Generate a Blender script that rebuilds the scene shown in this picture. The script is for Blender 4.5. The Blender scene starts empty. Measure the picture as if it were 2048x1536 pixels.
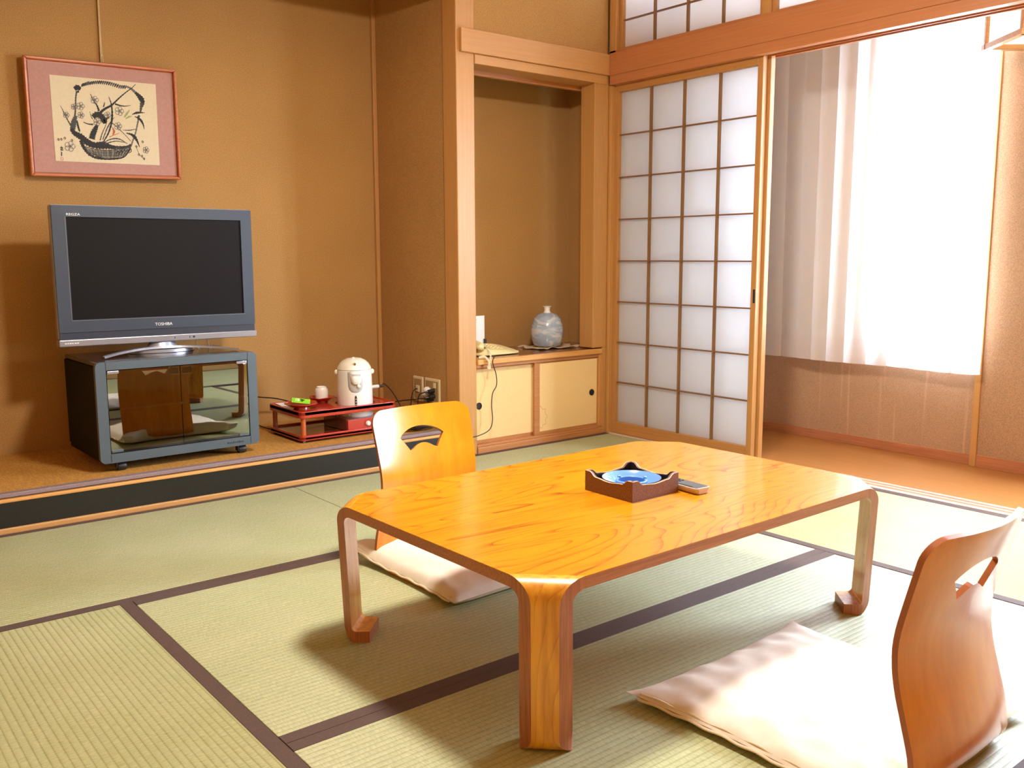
import bpy, bmesh, math, random
import numpy as np
from math import sin, cos, pi, radians
from mathutils import Vector, Matrix

random.seed(7)
SC = bpy.context.scene
COL = SC.collection

# ------------------------------------------------------------------ camera
CAM = Vector((-3.3647, -3.3986, 0.9216))
yaw, pitch, roll = radians(38.8328), radians(-7.9301), radians(-0.1768)
fw = Vector((sin(yaw) * cos(pitch), cos(yaw) * cos(pitch), sin(pitch)))
rt = Vector((cos(yaw), -sin(yaw), 0))
up = rt.cross(fw)
rt2 = rt * cos(roll) + up * sin(roll)
up2 = -rt * sin(roll) + up * cos(roll)
cd = bpy.data.cameras.new('camera')
cam = bpy.data.objects.new('camera', cd)
COL.objects.link(cam)
M = Matrix((rt2, up2, -fw)).transposed().to_4x4()
M.translation = CAM
cam.matrix_world = M
cd.sensor_width = 36.0
cd.lens = 36.0 * 1838.148 / 2048.0
cd.clip_start = 0.02
SC.camera = cam

# ------------------------------------------------------------------ exposure, world, daylight
SC.view_settings.view_transform = 'Standard'
SC.view_settings.look = 'None'
SC.view_settings.gamma = 1.0
SC.view_settings.use_curve_mapping = False
SC.view_settings.exposure = 1.8
SKY = 20.0
LAMP = 76.0
W = 0.7124                      # inner face of the veranda's outer wall
WIN = [(-1.60, -1.13, 0.54, 2.02), (-2.90, -2.12, 0.54, 2.02)]

SC.cycles.max_bounces = 10
SC.cycles.diffuse_bounces = 6
SC.cycles.glossy_bounces = 4
SC.cycles.transmission_bounces = 6
SC.cycles.transparent_max_bounces = 12
SC.cycles.sample_clamp_indirect = 8.0
SC.cycles.caustics_reflective = False
SC.cycles.caustics_refractive = False
SC.cycles.use_denoising = True

wd = bpy.data.worlds.new('overcast')
SC.world = wd
wd.use_nodes = True
nt = wd.node_tree
nt.nodes.clear()
o_ = nt.nodes.new('ShaderNodeOutputWorld')
b_ = nt.nodes.new('ShaderNodeBackground')
tc = nt.nodes.new('ShaderNodeTexCoord')
sx = nt.nodes.new('ShaderNodeSeparateXYZ')
cr = nt.nodes.new('ShaderNodeValToRGB')
nt.links.new(tc.outputs['Generated'], sx.inputs[0])
mm = nt.nodes.new('ShaderNodeMapRange')
mm.inputs[1].default_value = -1
mm.inputs[2].default_value = 1
nt.links.new(sx.outputs['Z'], mm.inputs[0])
nt.links.new(mm.outputs[0], cr.inputs[0])
cr.color_ramp.elements[0].position = 0.42
cr.color_ramp.elements[0].color = (0.31, 0.34, 0.37, 1)
cr.color_ramp.elements[1].position = 0.5
cr.color_ramp.elements[1].color = (0.80, 0.92, 1.10, 1)
nt.links.new(cr.outputs[0], b_.inputs[0])
b_.inputs[1].default_value = SKY
nt.links.new(b_.outputs[0], o_.inputs[0])
for (y0, y1, z0, z1) in WIN:    # sky portals in the two window openings
    ld = bpy.data.lights.new('window_portal', 'AREA')
    ld.shape = 'RECTANGLE'
    ld.size, ld.size_y = z1 - z0, y1 - y0
    ld.cycles.is_portal = True
    lo = bpy.data.objects.new('window_portal', ld)
    lo.location = (W + 0.13, (y0 + y1) / 2, (z0 + z1) / 2)
    lo.rotation_euler = (0, radians(90), 0)
    COL.objects.link(lo)


# ------------------------------------------------------------------ material helpers
def new_mat(name):
    m = bpy.data.materials.new(name)
    m.use_nodes = True
    n = m.node_tree.nodes
    return m, n, m.node_tree.links, n['Principled BSDF']


def plain(name, col, rough=0.5, metal=0.0, spec=0.5, coat=0.0, noise=0.0, nscale=40, bump=0.0, bscale=200, emit=None, es=0):
    m, n, l, p = new_mat(name)
    p.inputs['Base Color'].default_value = (*col, 1)
    p.inputs['Roughness'].default_value = rough
    p.inputs['Metallic'].default_value = metal
    p.inputs['Specular IOR Level'].default_value = spec
    p.inputs['Coat Weight'].default_value = coat
    p.inputs['Coat Roughness'].default_value = 0.08
    if emit:
        p.inputs['Emission Color'].default_value = (*emit, 1)
        p.inputs['Emission Strength'].default_value = es
    tcn = n.new('ShaderNodeTexCoord')
    if noise > 0:
        t = n.new('ShaderNodeTexNoise')
        t.inputs['Scale'].default_value = nscale
        t.inputs['Detail'].default_value = 5
        l.new(tcn.outputs['Object'], t.inputs['Vector'])
        r = n.new('ShaderNodeValToRGB')
        r.color_ramp.elements[0].position = 0.3
        r.color_ramp.elements[1].position = 0.7
        r.color_ramp.elements[0].color = (*[c * (1 - noise) for c in col], 1)
        r.color_ramp.elements[1].color = (*[min(1, c * (1 + noise)) for c in col], 1)
        l.new(t.outputs[0], r.inputs[0])
        l.new(r.outputs[0], p.inputs['Base Color'])
    if bump > 0:
        t = n.new('ShaderNodeTexNoise')
        t.inputs['Scale'].default_value = bscale
        t.inputs['Detail'].default_value = 3
        l.new(tcn.outputs['Object'], t.inputs['Vector'])
        b = n.new('ShaderNodeBump')
        b.inputs['Strength'].default_value = bump
        b.inputs['Distance'].default_value = 0.002
        l.new(t.outputs[0], b.inputs['Height'])
        l.new(b.outputs[0], p.inputs['Normal'])
    return m


def wood(name, c1, c2, axis='z', fine=90, stretch=14, rough=0.42, coat=0.0, figure=0.0, figscale=1.6, contrast=(0.35, 0.68), rings=9, spec=0.5, bump=0.02):
    """grain lines run along axis; figure > 0 adds cathedral growth-ring contours"""
    m, n, l, p = new_mat(name)
    p.inputs['Roughness'].default_value = rough
    p.inputs['Specular IOR Level'].default_value = spec
    p.inputs['Coat Weight'].default_value = coat
    p.inputs['Coat Roughness'].default_value = 0.12
    tcn = n.new('ShaderNodeTexCoord')
    mp = n.new('ShaderNodeMapping')
    s = [1.0, 1.0, 1.0]
    s['xyz'.index(axis)] = 1.0 / stretch
    mp.inputs['Scale'].default_value = s
    l.new(tcn.outputs['Object'], mp.inputs[0])
    t = n.new('ShaderNodeTexNoise')
    t.inputs['Scale'].default_value = fine
    t.inputs['Detail'].default_value = 4
    t.inputs['Roughness'].default_value = 0.65
    l.new(mp.outputs[0], t.inputs['Vector'])
    fac = t.outputs[0]
    if figure > 0:
        mp2 = n.new('ShaderNodeMapping')
        s2 = [1.0, 1.0, 1.0]
        s2['xyz'.index(axis)] = 0.22
        mp2.inputs['Scale'].default_value = s2
        l.new(tcn.outputs['Object'], mp2.inputs[0])
        t2 = n.new('ShaderNodeTexNoise')
        t2.inputs['Scale'].default_value = figscale
        t2.inputs['Detail'].default_value = 2.5
        t2.inputs['Roughness'].default_value = 0.42
        t2.inputs['Distortion'].default_value = 0.6
        l.new(mp2.outputs[0], t2.inputs['Vector'])
        mu = n.new('ShaderNodeMath'); mu.operation = 'MULTIPLY'
        mu.inputs[1].default_value = rings
        l.new(t2.outputs[0], mu.inputs[0])
        fr = n.new('ShaderNodeMath'); fr.operation = 'FRACT'
        l.new(mu.outputs[0], fr.inputs[0])
        pw = n.new('ShaderNodeMath'); pw.operation = 'POWER'
        pw.inputs[1].default_value = 7.0
        l.new(fr.outputs[0], pw.inputs[0])
        mx = n.new('ShaderNodeMath'); mx.operation = 'MULTIPLY'
        mx.inputs[1].default_value = -figure
        l.new(pw.outputs[0], mx.inputs[0])
        ad = n.new('ShaderNodeMath'); ad.operation = 'ADD'
        l.new(t.outputs[0], ad.inputs[0]); l.new(mx.outputs[0], ad.inputs[1])
        fac = ad.outputs[0]
    r = n.new('ShaderNodeValToRGB')
    r.color_ramp.elements[0].position = contrast[0]
    r.color_ramp.elements[1].position = contrast[1]
    r.color_ramp.elements[0].color = (*c1, 1)
    r.color_ramp.elements[1].color = (*c2, 1)
    l.new(fac, r.inputs[0])
    l.new(r.outputs[0], p.inputs['Base Color'])
    if bump:
        b = n.new('ShaderNodeBump')
        b.inputs['Strength'].default_value = bump
        b.inputs['Distance'].default_value = 0.001
        l.new(t.outputs[0], b.inputs['Height'])
        l.new(b.outputs[0], p.inputs['Normal'])
    return m


def plaster(name, col, stains=False):
    m, n, l, p = new_mat(name)
    p.inputs['Roughness'].default_value = 0.9
    p.inputs['Specular IOR Level'].default_value = 0.15
    tcn = n.new('ShaderNodeTexCoord')
    t = n.new('ShaderNodeTexNoise'); t.inputs['Scale'].default_value = 260; t.inputs['Detail'].default_value = 3
    l.new(tcn.outputs['Object'], t.inputs['Vector'])
    t2 = n.new('ShaderNodeTexNoise'); t2.inputs['Scale'].default_value = 2.2; t2.inputs['Detail'].default_value = 3
    l.new(tcn.outputs['Object'], t2.inputs['Vector'])
    r = n.new('ShaderNodeValToRGB')
    r.color_ramp.elements[0].position = 0.32; r.color_ramp.elements[1].position = 0.68
    r.color_ramp.elements[0].color = (*[c * 0.80 for c in col], 1)
    r.color_ramp.elements[1].color = (*[c * 1.20 for c in col], 1)
    l.new(t.outputs[0], r.inputs[0])
    mx = n.new('ShaderNodeMixRGB'); mx.blend_type = 'MULTIPLY'; mx.inputs[0].default_value = 0.5
    r2 = n.new('ShaderNodeValToRGB')
    r2.color_ramp.elements[0].position = 0.3; r2.color_ramp.elements[1].position = 0.7
    r2.color_ramp.elements[0].color = (0.82, 0.80, 0.80, 1); r2.color_ramp.elements[1].color = (1, 1, 1, 1)
    l.new(t2.outputs[0], r2.inputs[0])
    l.new(r.outputs[0], mx.inputs[1]); l.new(r2.outputs[0], mx.inputs[2])
    out = mx.outputs[0]
    if stains:                      # dried water runs below the window sill
        mp = n.new('ShaderNodeMapping'); mp.inputs['Scale'].default_value = (1, 30, 1.0)
        l.new(tcn.outputs['Object'], mp.inputs[0])
        t3 = n.new('ShaderNodeTexNoise'); t3.inputs['Scale'].default_value = 1.4; t3.inputs['Detail'].default_value = 2
        l.new(mp.outputs[0], t3.inputs['Vector'])
        r3 = n.new('ShaderNodeValToRGB')
        r3.color_ramp.elements[0].position = 0.60; r3.color_ramp.elements[1].position = 0.70
        r3.color_ramp.elements[0].color = (0, 0, 0, 1); r3.color_ramp.elements[1].color = (0.35, 0.35, 0.35, 1)
        l.new(t3.outputs[0], r3.inputs[0])
        m2 = n.new('ShaderNodeMixRGB'); m2.inputs[2].default_value = (*[min(1, c * 1.5 + 0.02) for c in col], 1)
        l.new(r3.outputs[0], m2.inputs[0]); l.new(out, m2.inputs[1])
        out = m2.outputs[0]
    l.new(out, p.inputs['Base Color'])
    b = n.new('ShaderNodeBump'); b.inputs['Strength'].default_value = 0.35; b.inputs['Distance'].default_value = 0.002
    l.new(t.outputs[0], b.inputs['Height']); l.new(b.outputs[0], p.inputs['Normal'])
    return m


def tatami(name, rush):
    """rush = axis the rushes run along; the woven ridges run across it"""
    m, n, l, p = new_mat(name)
    p.inputs['Roughness'].default_value = 0.48
    p.inputs['Specular IOR Level'].default_value = 0.5
    p.inputs['Anisotropic'].default_value = 0.75
    tv = n.new('ShaderNodeCombineXYZ')
    tv.inputs[0].default_value = 1.0 if rush == 'x' else 0.0
    tv.inputs[1].default_value = 1.0 if rush == 'y' else 0.0
    l.new(tv.outputs[0], p.inputs['Tangent'])
    g = n.new('ShaderNodeNewGeometry')
    sp = n.new('ShaderNodeSeparateXYZ')
    l.new(g.outputs['Position'], sp.inputs[0])
    c = sp.outputs['X' if rush == 'x' else 'Y']
    mu = n.new('ShaderNodeMath'); mu.operation = 'MULTIPLY'; mu.inputs[1].default_value = pi / 0.0155
    l.new(c, mu.inputs[0])
    s = n.new('ShaderNodeMath'); s.operation = 'SINE'; l.new(mu.outputs[0], s.inputs[0])
    a = n.new('ShaderNodeMath'); a.operation = 'ABSOLUTE'; l.new(s.outputs[0], a.inputs[0])
    pw = n.new('ShaderNodeMath'); pw.operation = 'POWER'; pw.inputs[1].default_value = 0.6
    l.new(a.outputs[0], pw.inputs[0])
    mp = n.new('ShaderNodeMapping')
    mp.inputs['Scale'].default_value = (0.18, 1, 1) if rush == 'x' else (1, 0.18, 1)
    l.new(g.outputs['Position'], mp.inputs[0])
    t = n.new('ShaderNodeTexNoise'); t.inputs['Scale'].default_value = 330; t.inputs['Detail'].default_value = 2
    l.new(mp.outputs[0], t.inputs['Vector'])
    t2 = n.new('ShaderNodeTexNoise'); t2.inputs['Scale'].default_value = 5; t2.inputs['Detail'].default_value = 3
    l.new(g.outputs['Position'], t2.inputs['Vector'])
    r = n.new('ShaderNodeValToRGB')
    r.color_ramp.elements[0].position = 0.28; r.color_ramp.elements[1].position = 0.74
    r.color_ramp.elements[0].color = (0.325, 0.335, 0.172, 1); r.color_ramp.elements[1].color = (0.495, 0.505, 0.30, 1)
    l.new(t.outputs[0], r.inputs[0])
    mx = n.new('ShaderNodeMixRGB'); mx.blend_type = 'MULTIPLY'; mx.inputs[0].default_value = 0.75
    rr = n.new('ShaderNodeValToRGB')
    rr.color_ramp.elements[0].position = 0.1; rr.color_ramp.elements[1].position = 0.75
    rr.color_ramp.elements[0].color = (0.66, 0.60, 0.45, 1); rr.color_ramp.elements[1].color = (1, 1, 1, 1)
    l.new(pw.outputs[0], rr.inputs[0])
    l.new(r.outputs[0], mx.inputs[1]); l.new(rr.outputs[0], mx.inputs[2])
    m2 = n.new('ShaderNodeMixRGB'); m2.blend_type = 'MULTIPLY'; m2.inputs[0].default_value = 0.6
    r2 = n.new('ShaderNodeValToRGB')
    r2.color_ramp.elements[0].color = (0.86, 0.9, 0.8, 1); r2.color_ramp.elements[1].color = (1, 1, 1, 1)
    r2.color_ramp.elements[0].position = 0.35; r2.color_ramp.elements[1].position = 0.65
    l.new(t2.outputs[0], r2.inputs[0])
    l.new(mx.outputs[0], m2.inputs[1]); l.new(r2.outputs[0], m2.inputs[2])
    l.new(m2.outputs[0], p.inputs['Base Color'])
    hs = n.new('ShaderNodeMath'); hs.operation = 'MULTIPLY'; hs.inputs[1].default_value = 0.25
    l.new(t.outputs[0], hs.inputs[0])
    ha = n.new('ShaderNodeMath'); ha.operation = 'ADD'
    l.new(pw.outputs[0], ha.inputs[0]); l.new(hs.outputs[0], ha.inputs[1])
    b = n.new('ShaderNodeBump'); b.inputs['Strength'].default_value = 0.55; b.inputs['Distance'].default_value = 0.0016
    l.new(ha.outputs[0], b.inputs['Height']); l.new(b.outputs[0], p.inputs['Normal'])
    return m


def sheer(name, col, trans, mixd=0.35):
    """thin cloth or paper: see-through share trans, the rest part diffuse part translucent"""
    m, n, l, p = new_mat(name)
    n.remove(p)
    out = n['Material Output']
    d = n.new('ShaderNodeBsdfDiffuse'); d.inputs[0].default_value = (*col, 1)
    t = n.new('ShaderNodeBsdfTranslucent'); t.inputs[0].default_value = (*col, 1)
    a = n.new('ShaderNodeMixShader'); a.inputs[0].default_value = 1 - mixd
    l.new(d.outputs[0], a.inputs[1]); l.new(t.outputs[0], a.inputs[2])
    if trans > 0:
        tr = n.new('ShaderNodeBsdfTransparent')
        b = n.new('ShaderNodeMixShader'); b.inputs[0].default_value = trans
        l.new(a.outputs[0], b.inputs[1]); l.new(tr.outputs[0], b.inputs[2])
        l.new(b.outputs[0], out.inputs[0])
    else:
        l.new(a.outputs[0], out.inputs[0])
    return m


def pane_glass(name, tint, refl, rough=0.0):
    m, n, l, p = new_mat(name)
    n.remove(p)
    tr = n.new('ShaderNodeBsdfTransparent'); tr.inputs[0].default_value = (*tint, 1)
    gl = n.new('ShaderNodeBsdfGlossy'); gl.inputs['Roughness'].default_value = rough
    gl.inputs[0].default_value = (0.95, 1.0, 0.97, 1)
    mx = n.new('ShaderNodeMixShader'); mx.inputs[0].default_value = refl
    l.new(tr.outputs[0], mx.inputs[1]); l.new(gl.outputs[0], mx.inputs[2])
    l.new(mx.outputs[0], n['Material Output'].inputs[0])
    return m


MAT = {}
MAT['plaster'] = plaster('ochre_plaster', (0.45, 0.252, 0.088))
MAT['plaster_veranda'] = plaster('veranda_plaster', (0.45, 0.275, 0.165), stains=True)
MAT['fusuma'] = plain('cream_sliding_panel_paper', (0.78, 0.72, 0.62), 0.8, noise=0.03, nscale=20)
MAT['plaster_pier'] = plaster('pier_plaster', (0.42, 0.255, 0.15))
MAT['ceiling'] = wood('ceiling_board', (0.56, 0.41, 0.26), (0.68, 0.52, 0.35), 'y')
MAT['post'] = wood('post_wood', (0.47, 0.235, 0.072), (0.53, 0.278, 0.092), 'z', stretch=40, fine=120)
MAT['beam_x'] = wood('beam_wood_x', (0.49, 0.245, 0.08), (0.55, 0.29, 0.10), 'x', stretch=40, fine=120)
MAT['beam_y'] = wood('beam_wood_y', (0.42, 0.155, 0.058), (0.48, 0.19, 0.075), 'y', stretch=40, fine=120)  # same beam wood; shade of the backlit side put into the colour
MAT['shoji_z'] = wood('shoji_wood_z', (0.42, 0.195, 0.058), (0.50, 0.25, 0.08), 'z', stretch=40, fine=150)
MAT['shoji_y'] = wood('shoji_wood_y', (0.41, 0.185, 0.053), (0.49, 0.24, 0.075), 'y', stretch=40, fine=150)
MAT['muntin_shaded_z'] = wood('shaded_muntin_wood_z', (0.20, 0.095, 0.030), (0.27, 0.135, 0.045), 'z', stretch=40, fine=150)  # shoji wood darkened: the bars' backlit shade is put into the colour
MAT['muntin_shaded_y'] = wood('shaded_muntin_wood_y', (0.17, 0.075, 0.024), (0.23, 0.105, 0.036), 'y', stretch=40, fine=150)  # cross bars, shade painted in likewise
MAT['sill'] = wood('sill_wood', (0.62, 0.48, 0.38), (0.70, 0.56, 0.46), 'y', stretch=40, fine=120, rough=0.3)
MAT['paper'] = sheer('shoji_paper', (0.86, 0.885, 0.92), 0.0, 0.28)
MAT['curtain'] = sheer('sheer_voile', (0.95, 0.945, 0.955), 0.10, 0.46)
MAT['hem'] = sheer('sheer_hem', (0.94, 0.92, 0.94), 0.10, 0.45)
MAT['tatami_y'] = tatami('rush_matting_along_y', 'y')
MAT['tatami_x'] = tatami('rush_matting_along_x', 'x')
MAT['heri'] = plain('brown_cloth_border', (0.085, 0.050, 0.042), 0.75, noise=0.22, nscale=420, bump=0.4, bscale=700)
MAT['gap'] = plain('dark_subfloor', (0.03, 0.025, 0.02), 0.9)
MAT['toko'] = wood('tokonoma_mat', (0.36, 0.165, 0.030), (0.60, 0.32, 0.070), 'y', fine=210, stretch=5, rough=0.6, bump=0.25)
MAT['toko_heri'] = plain('purple_grey_border', (0.23, 0.165, 0.17), 0.55, noise=0.2, nscale=300)
MAT['black_lacquer'] = plain('black_lacquer', (0.012, 0.011, 0.010), 0.3, noise=0.3, nscale=200, bump=0.05, bscale=500)
MAT['floor_wood'] = wood('veranda_floor', (0.35, 0.135, 0.030), (0.44, 0.19, 0.048), 'y', fine=120, stretch=30, rough=0.38, coat=0.15)
MAT['base_red'] = wood('veranda_baseboard', (0.38, 0.14, 0.06), (0.50, 0.20, 0.09), 'y', fine=100, stretch=20)
MAT['table'] = wood('keyaki_veneer', (0.27, 0.058, 0.0008), (0.57, 0.222, 0.003), 'x', fine=110, stretch=22, rough=0.28, coat=0.5, figure=0.42, figscale=2.6, rings=46, contrast=(0.06, 0.50), bump=0)
MAT['table_leg'] = wood('keyaki_leg', (0.46, 0.16, 0.006), (0.76, 0.36, 0.025), 'z', fine=40, stretch=12, rough=0.3, coat=0.45, figure=0.2, figscale=5.5, rings=14, contrast=(0.22, 0.62), bump=0)
MAT['table_edge'] = wood('plywood_edge', (0.28, 0.085, 0.02), (0.42, 0.15, 0.042), 'x', fine=200, stretch=30, rough=0.4, coat=0.2)
MAT['ply'] = wood('plywood_layers', (0.25, 0.07, 0.018), (0.42, 0.145, 0.04), 'z', fine=240, stretch=60, rough=0.4, coat=0.2)
MAT['chair'] = wood('chair_veneer', (0.62, 0.190, 0.003), (0.72, 0.248, 0.005), 'z', fine=30, stretch=18, rough=0.24, coat=0.3, bump=0)
MAT['chair_edge'] = plain('chair_edge', (0.35, 0.10, 0.025), 0.4)
MAT['cloth'] = plain('cushion_cotton', (0.72, 0.64, 0.55), 0.85, spec=0.2, noise=0.03, nscale=60, bump=0.10, bscale=900)
MAT['cloth_edge'] = plain('cushion_piping', (0.70, 0.58, 0.44), 0.85, spec=0.2)
MAT['tv_grey'] = plain('tv_bezel', (0.040, 0.054, 0.080), 0.42, metal=0.1, noise=0.12, nscale=300)
MAT['tv_dark'] = plain('tv_speaker_strip', (0.022, 0.028, 0.045), 0.45)
MAT['tv_silver'] = plain('tv_silver', (0.32, 0.33, 0.38), 0.32, metal=0.6)
MAT['tv_screen'] = plain('tv_screen', (0.006, 0.0045, 0.0045), 0.5, spec=0.14)
MAT['black'] = plain('black_plastic', (0.012, 0.012, 0.013), 0.45)
MAT['white_print'] = plain('white_print', (0.85, 0.85, 0.85), 0.5)
MAT['grey_print'] = plain('grey_print', (0.32, 0.30, 0.32), 0.7)
MAT['stand_front'] = plain('stand_front_paint', (0.095, 0.125, 0.15), 0.40, metal=0.35, noise=0.1, nscale=300)
MAT['stand_side'] = plain('stand_side_laminate', (0.008, 0.0055, 0.0045), 0.6, spec=0.1, noise=0.3, nscale=200)
MAT['stand_top'] = plain('stand_top_laminate', (0.05, 0.045, 0.04), 0.16, coat=0.3)
MAT['stand_glass'] = pane_glass('smoked_mirror_glass', (0.26, 0.28, 0.27), 0.30)
MAT['clear_plastic'] = pane_glass('clear_plastic', (0.75, 0.75, 0.8), 0.12)
MAT['shelf_glass'] = pane_glass('shelf_glass', (0.7, 0.75, 0.74), 0.15)
MAT['shelf_edge'] = plain('shelf_glass_edge', (0.62, 0.66, 0.65), 0.3)
MAT['window_glass'] = pane_glass('window_glass', (0.97, 0.98, 0.98), 0.04)
MAT['alu'] = plain('aluminium_sash', (0.55, 0.53, 0.50), 0.35, metal=0.6)
MAT['red_lacquer'] = plain('red_lacquer', (0.42, 0.030, 0.012), 0.22, coat=0.5, noise=0.06, nscale=30)
MAT['red_dark'] = plain('dark_red_lacquer', (0.17, 0.016, 0.012), 0.2, coat=0.5)
MAT['red_post'] = plain('wagon_post_lacquer', (0.50, 0.11, 0.03), 0.28, coat=0.4)
MAT['kettle'] = plain('kettle_enamel', (0.80, 0.79, 0.76), 0.3, coat=0.3)
MAT['kettle_grey'] = plain('kettle_grey', (0.52, 0.52, 0.50), 0.35)
MAT['kettle_cream'] = plain('kettle_cream', (0.84, 0.80, 0.68), 0.3, coat=0.2)
MAT['porcelain'] = plain('porcelain', (0.84, 0.84, 0.82), 0.18, coat=0.5)
MAT['green'] = plain('tea_packet_green', (0.28, 0.72, 0.03), 0.4)
MAT['green_dark'] = plain('tea_packet_ink', (0.04, 0.13, 0.02), 0.5)
MAT['green_pale'] = plain('tea_packet_pale', (0.70, 0.88, 0.45), 0.5)
MAT['white_paper'] = plain('white_paper', (0.82, 0.80, 0.80), 0.8)
MAT['phone'] = plain('phone_cream', (0.78, 0.66, 0.32), 0.38)
MAT['phone_key'] = plain('phone_key', (0.70, 0.55, 0.24), 0.4)
MAT['phone_dark'] = plain('phone_recess', (0.20, 0.14, 0.06), 0.6)
MAT['cord_cream'] = plain('cord_cream', (0.74, 0.63, 0.40), 0.5)
MAT['cord_black'] = plain('cord_black', (0.012, 0.013, 0.012), 0.5)
MAT['cord_hemp'] = plain('cord_hemp', (0.62, 0.46, 0.24), 0.8, bump=0.4, bscale=400)
MAT['cab_paper'] = plain('cabinet_door_paper', (0.80, 0.57, 0.27), 0.8, spec=0.2, noise=0.05, nscale=220, bump=0.08, bscale=500)
MAT['cab_wood'] = wood('cabinet_wood', (0.42, 0.17, 0.055), (0.52, 0.23, 0.08), 'x', fine=120, stretch=30)
MAT['cab_wood_z'] = wood('cabinet_wood_z', (0.48, 0.21, 0.06), (0.60, 0.29, 0.09), 'z', fine=120, stretch=30)
MAT['cab_top'] = wood('cabinet_top', (0.20, 0.085, 0.03), (0.33, 0.15, 0.06), 'x', fine=60, stretch=12, rough=0.2, coat=0.4)
MAT['cab_nose'] = wood('cabinet_nosing', (0.58, 0.27, 0.07), (0.70, 0.36, 0.11), 'x', fine=120, stretch=30)
MAT['pull'] = plain('dark_metal_pull', (0.05, 0.05, 0.055), 0.4, metal=0.7)
MAT['pull_rim'] = plain('black_pull_rim', (0.012, 0.012, 0.014), 0.3)
MAT['stain'] = plain('water_stain', (0.56, 0.36, 0.14), 0.9)
MAT['frame'] = wood('picture_frame_wood', (0.46, 0.13, 0.045), (0.60, 0.20, 0.07), 'x', fine=80, stretch=20, rough=0.35, coat=0.2)
MAT['mount'] = plain('pink_mount', (0.46, 0.25, 0.205), 0.85, noise=0.06, nscale=90)
MAT['washi'] = plain('cream_washi', (0.70, 0.61, 0.41), 0.9, noise=0.03, nscale=80)
MAT['ink'] = plain('sumi_ink', (0.035, 0.035, 0.036), 0.9)
MAT['ink_pale'] = plain('pale_sumi_ink', (0.16, 0.15, 0.14), 0.9)
MAT['ink_mid'] = plain('mid_sumi_ink', (0.08, 0.078, 0.075), 0.9)
MAT['ink_green'] = plain('green_ink', (0.30, 0.38, 0.16), 0.9)
MAT['ink_red'] = plain('red_ink', (0.48, 0.14, 0.06), 0.9)
MAT['outlet'] = plain('outlet_cream', (0.72, 0.62, 0.40), 0.4)
MAT['outlet_in'] = plain('outlet_brown', (0.36, 0.235, 0.10), 0.5)
MAT['tray'] = plain('brown_tray', (0.155, 0.060, 0.030), 0.5, noise=0.35, nscale=260, bump=0.12, bscale=300)
MAT['tray_edge'] = plain('worn_tray_edge', (0.62, 0.47, 0.36), 0.5)
MAT['tray_in'] = plain('tray_inside', (0.022, 0.014, 0.014), 0.4)
MAT['celadon'] = plain('blue_glaze', (0.13, 0.29, 0.60), 0.15, coat=0.4, noise=0.04, nscale=14)
MAT['remote'] = plain('remote_grey', (0.12, 0.12, 0.125), 0.35, metal=0.4)
MAT['remote_edge'] = plain('remote_body', (0.48, 0.40, 0.35), 0.4)
MAT['lamp_frame'] = wood('lamp_wood', (0.42, 0.20, 0.06), (0.58, 0.30, 0.10), 'x', fine=120, stretch=30)
MAT['cushion_cloth'] = plain('linen', (0.56, 0.44, 0.32), 0.85, noise=0.1, nscale=90)
MAT['coil'] = plain('bundled_cable', (0.02, 0.016, 0.014), 0.35)


def vase_mat():
    m, n, l, p = new_mat('blue_grey_glaze')
    p.inputs['Roughness'].default_value = 0.15
    p.inputs['Coat Weight'].default_value = 0.6
    tcn = n.new('ShaderNodeTexCoord')
    mp = n.new('ShaderNodeMapping'); mp.inputs['Scale'].default_value = (1, 1, 2.2)
    l.new(tcn.outputs['Object'], mp.inputs[0])
    t = n.new('ShaderNodeTexNoise'); t.inputs['Scale'].default_value = 11; t.inputs['Detail'].default_value = 2
    t.inputs['Distortion'].default_value = 1.2
    l.new(mp.outputs[0], t.inputs['Vector'])
    r = n.new('ShaderNodeValToRGB')
    e = r.color_ramp.elements
    e[0].position = 0.36; e[0].color = (0.31, 0.40, 0.52, 1)
    e[1].position = 0.66; e[1].color = (0.56, 0.61, 0.67, 1)
    x = e.new(0.5); x.color = (0.38, 0.47, 0.62, 1)
    x = e.new(0.545); x.color = (0.55, 0.60, 0.66, 1)
    l.new(t.outputs[0], r.inputs[0]); l.new(r.outputs[0], p.inputs['Base Color'])
    return m


MAT['vase'] = vase_mat()


def emissive(name, col, s):
    m, n, l, p = new_mat(name)
    p.inputs['Base Color'].default_value = (0.9, 0.88, 0.84, 1)
    p.inputs['Emission Color'].default_value = (*col, 1)
    p.inputs['Emission Strength'].default_value = s
    return m


MAT['lamp_paper'] = emissive('lit_lamp_paper', (1.0, 0.94, 0.82), 0.35)
MAT['pendant_glow'] = emissive('lit_pendant_diffuser', (1.0, 0.94, 0.84), LAMP)


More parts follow.
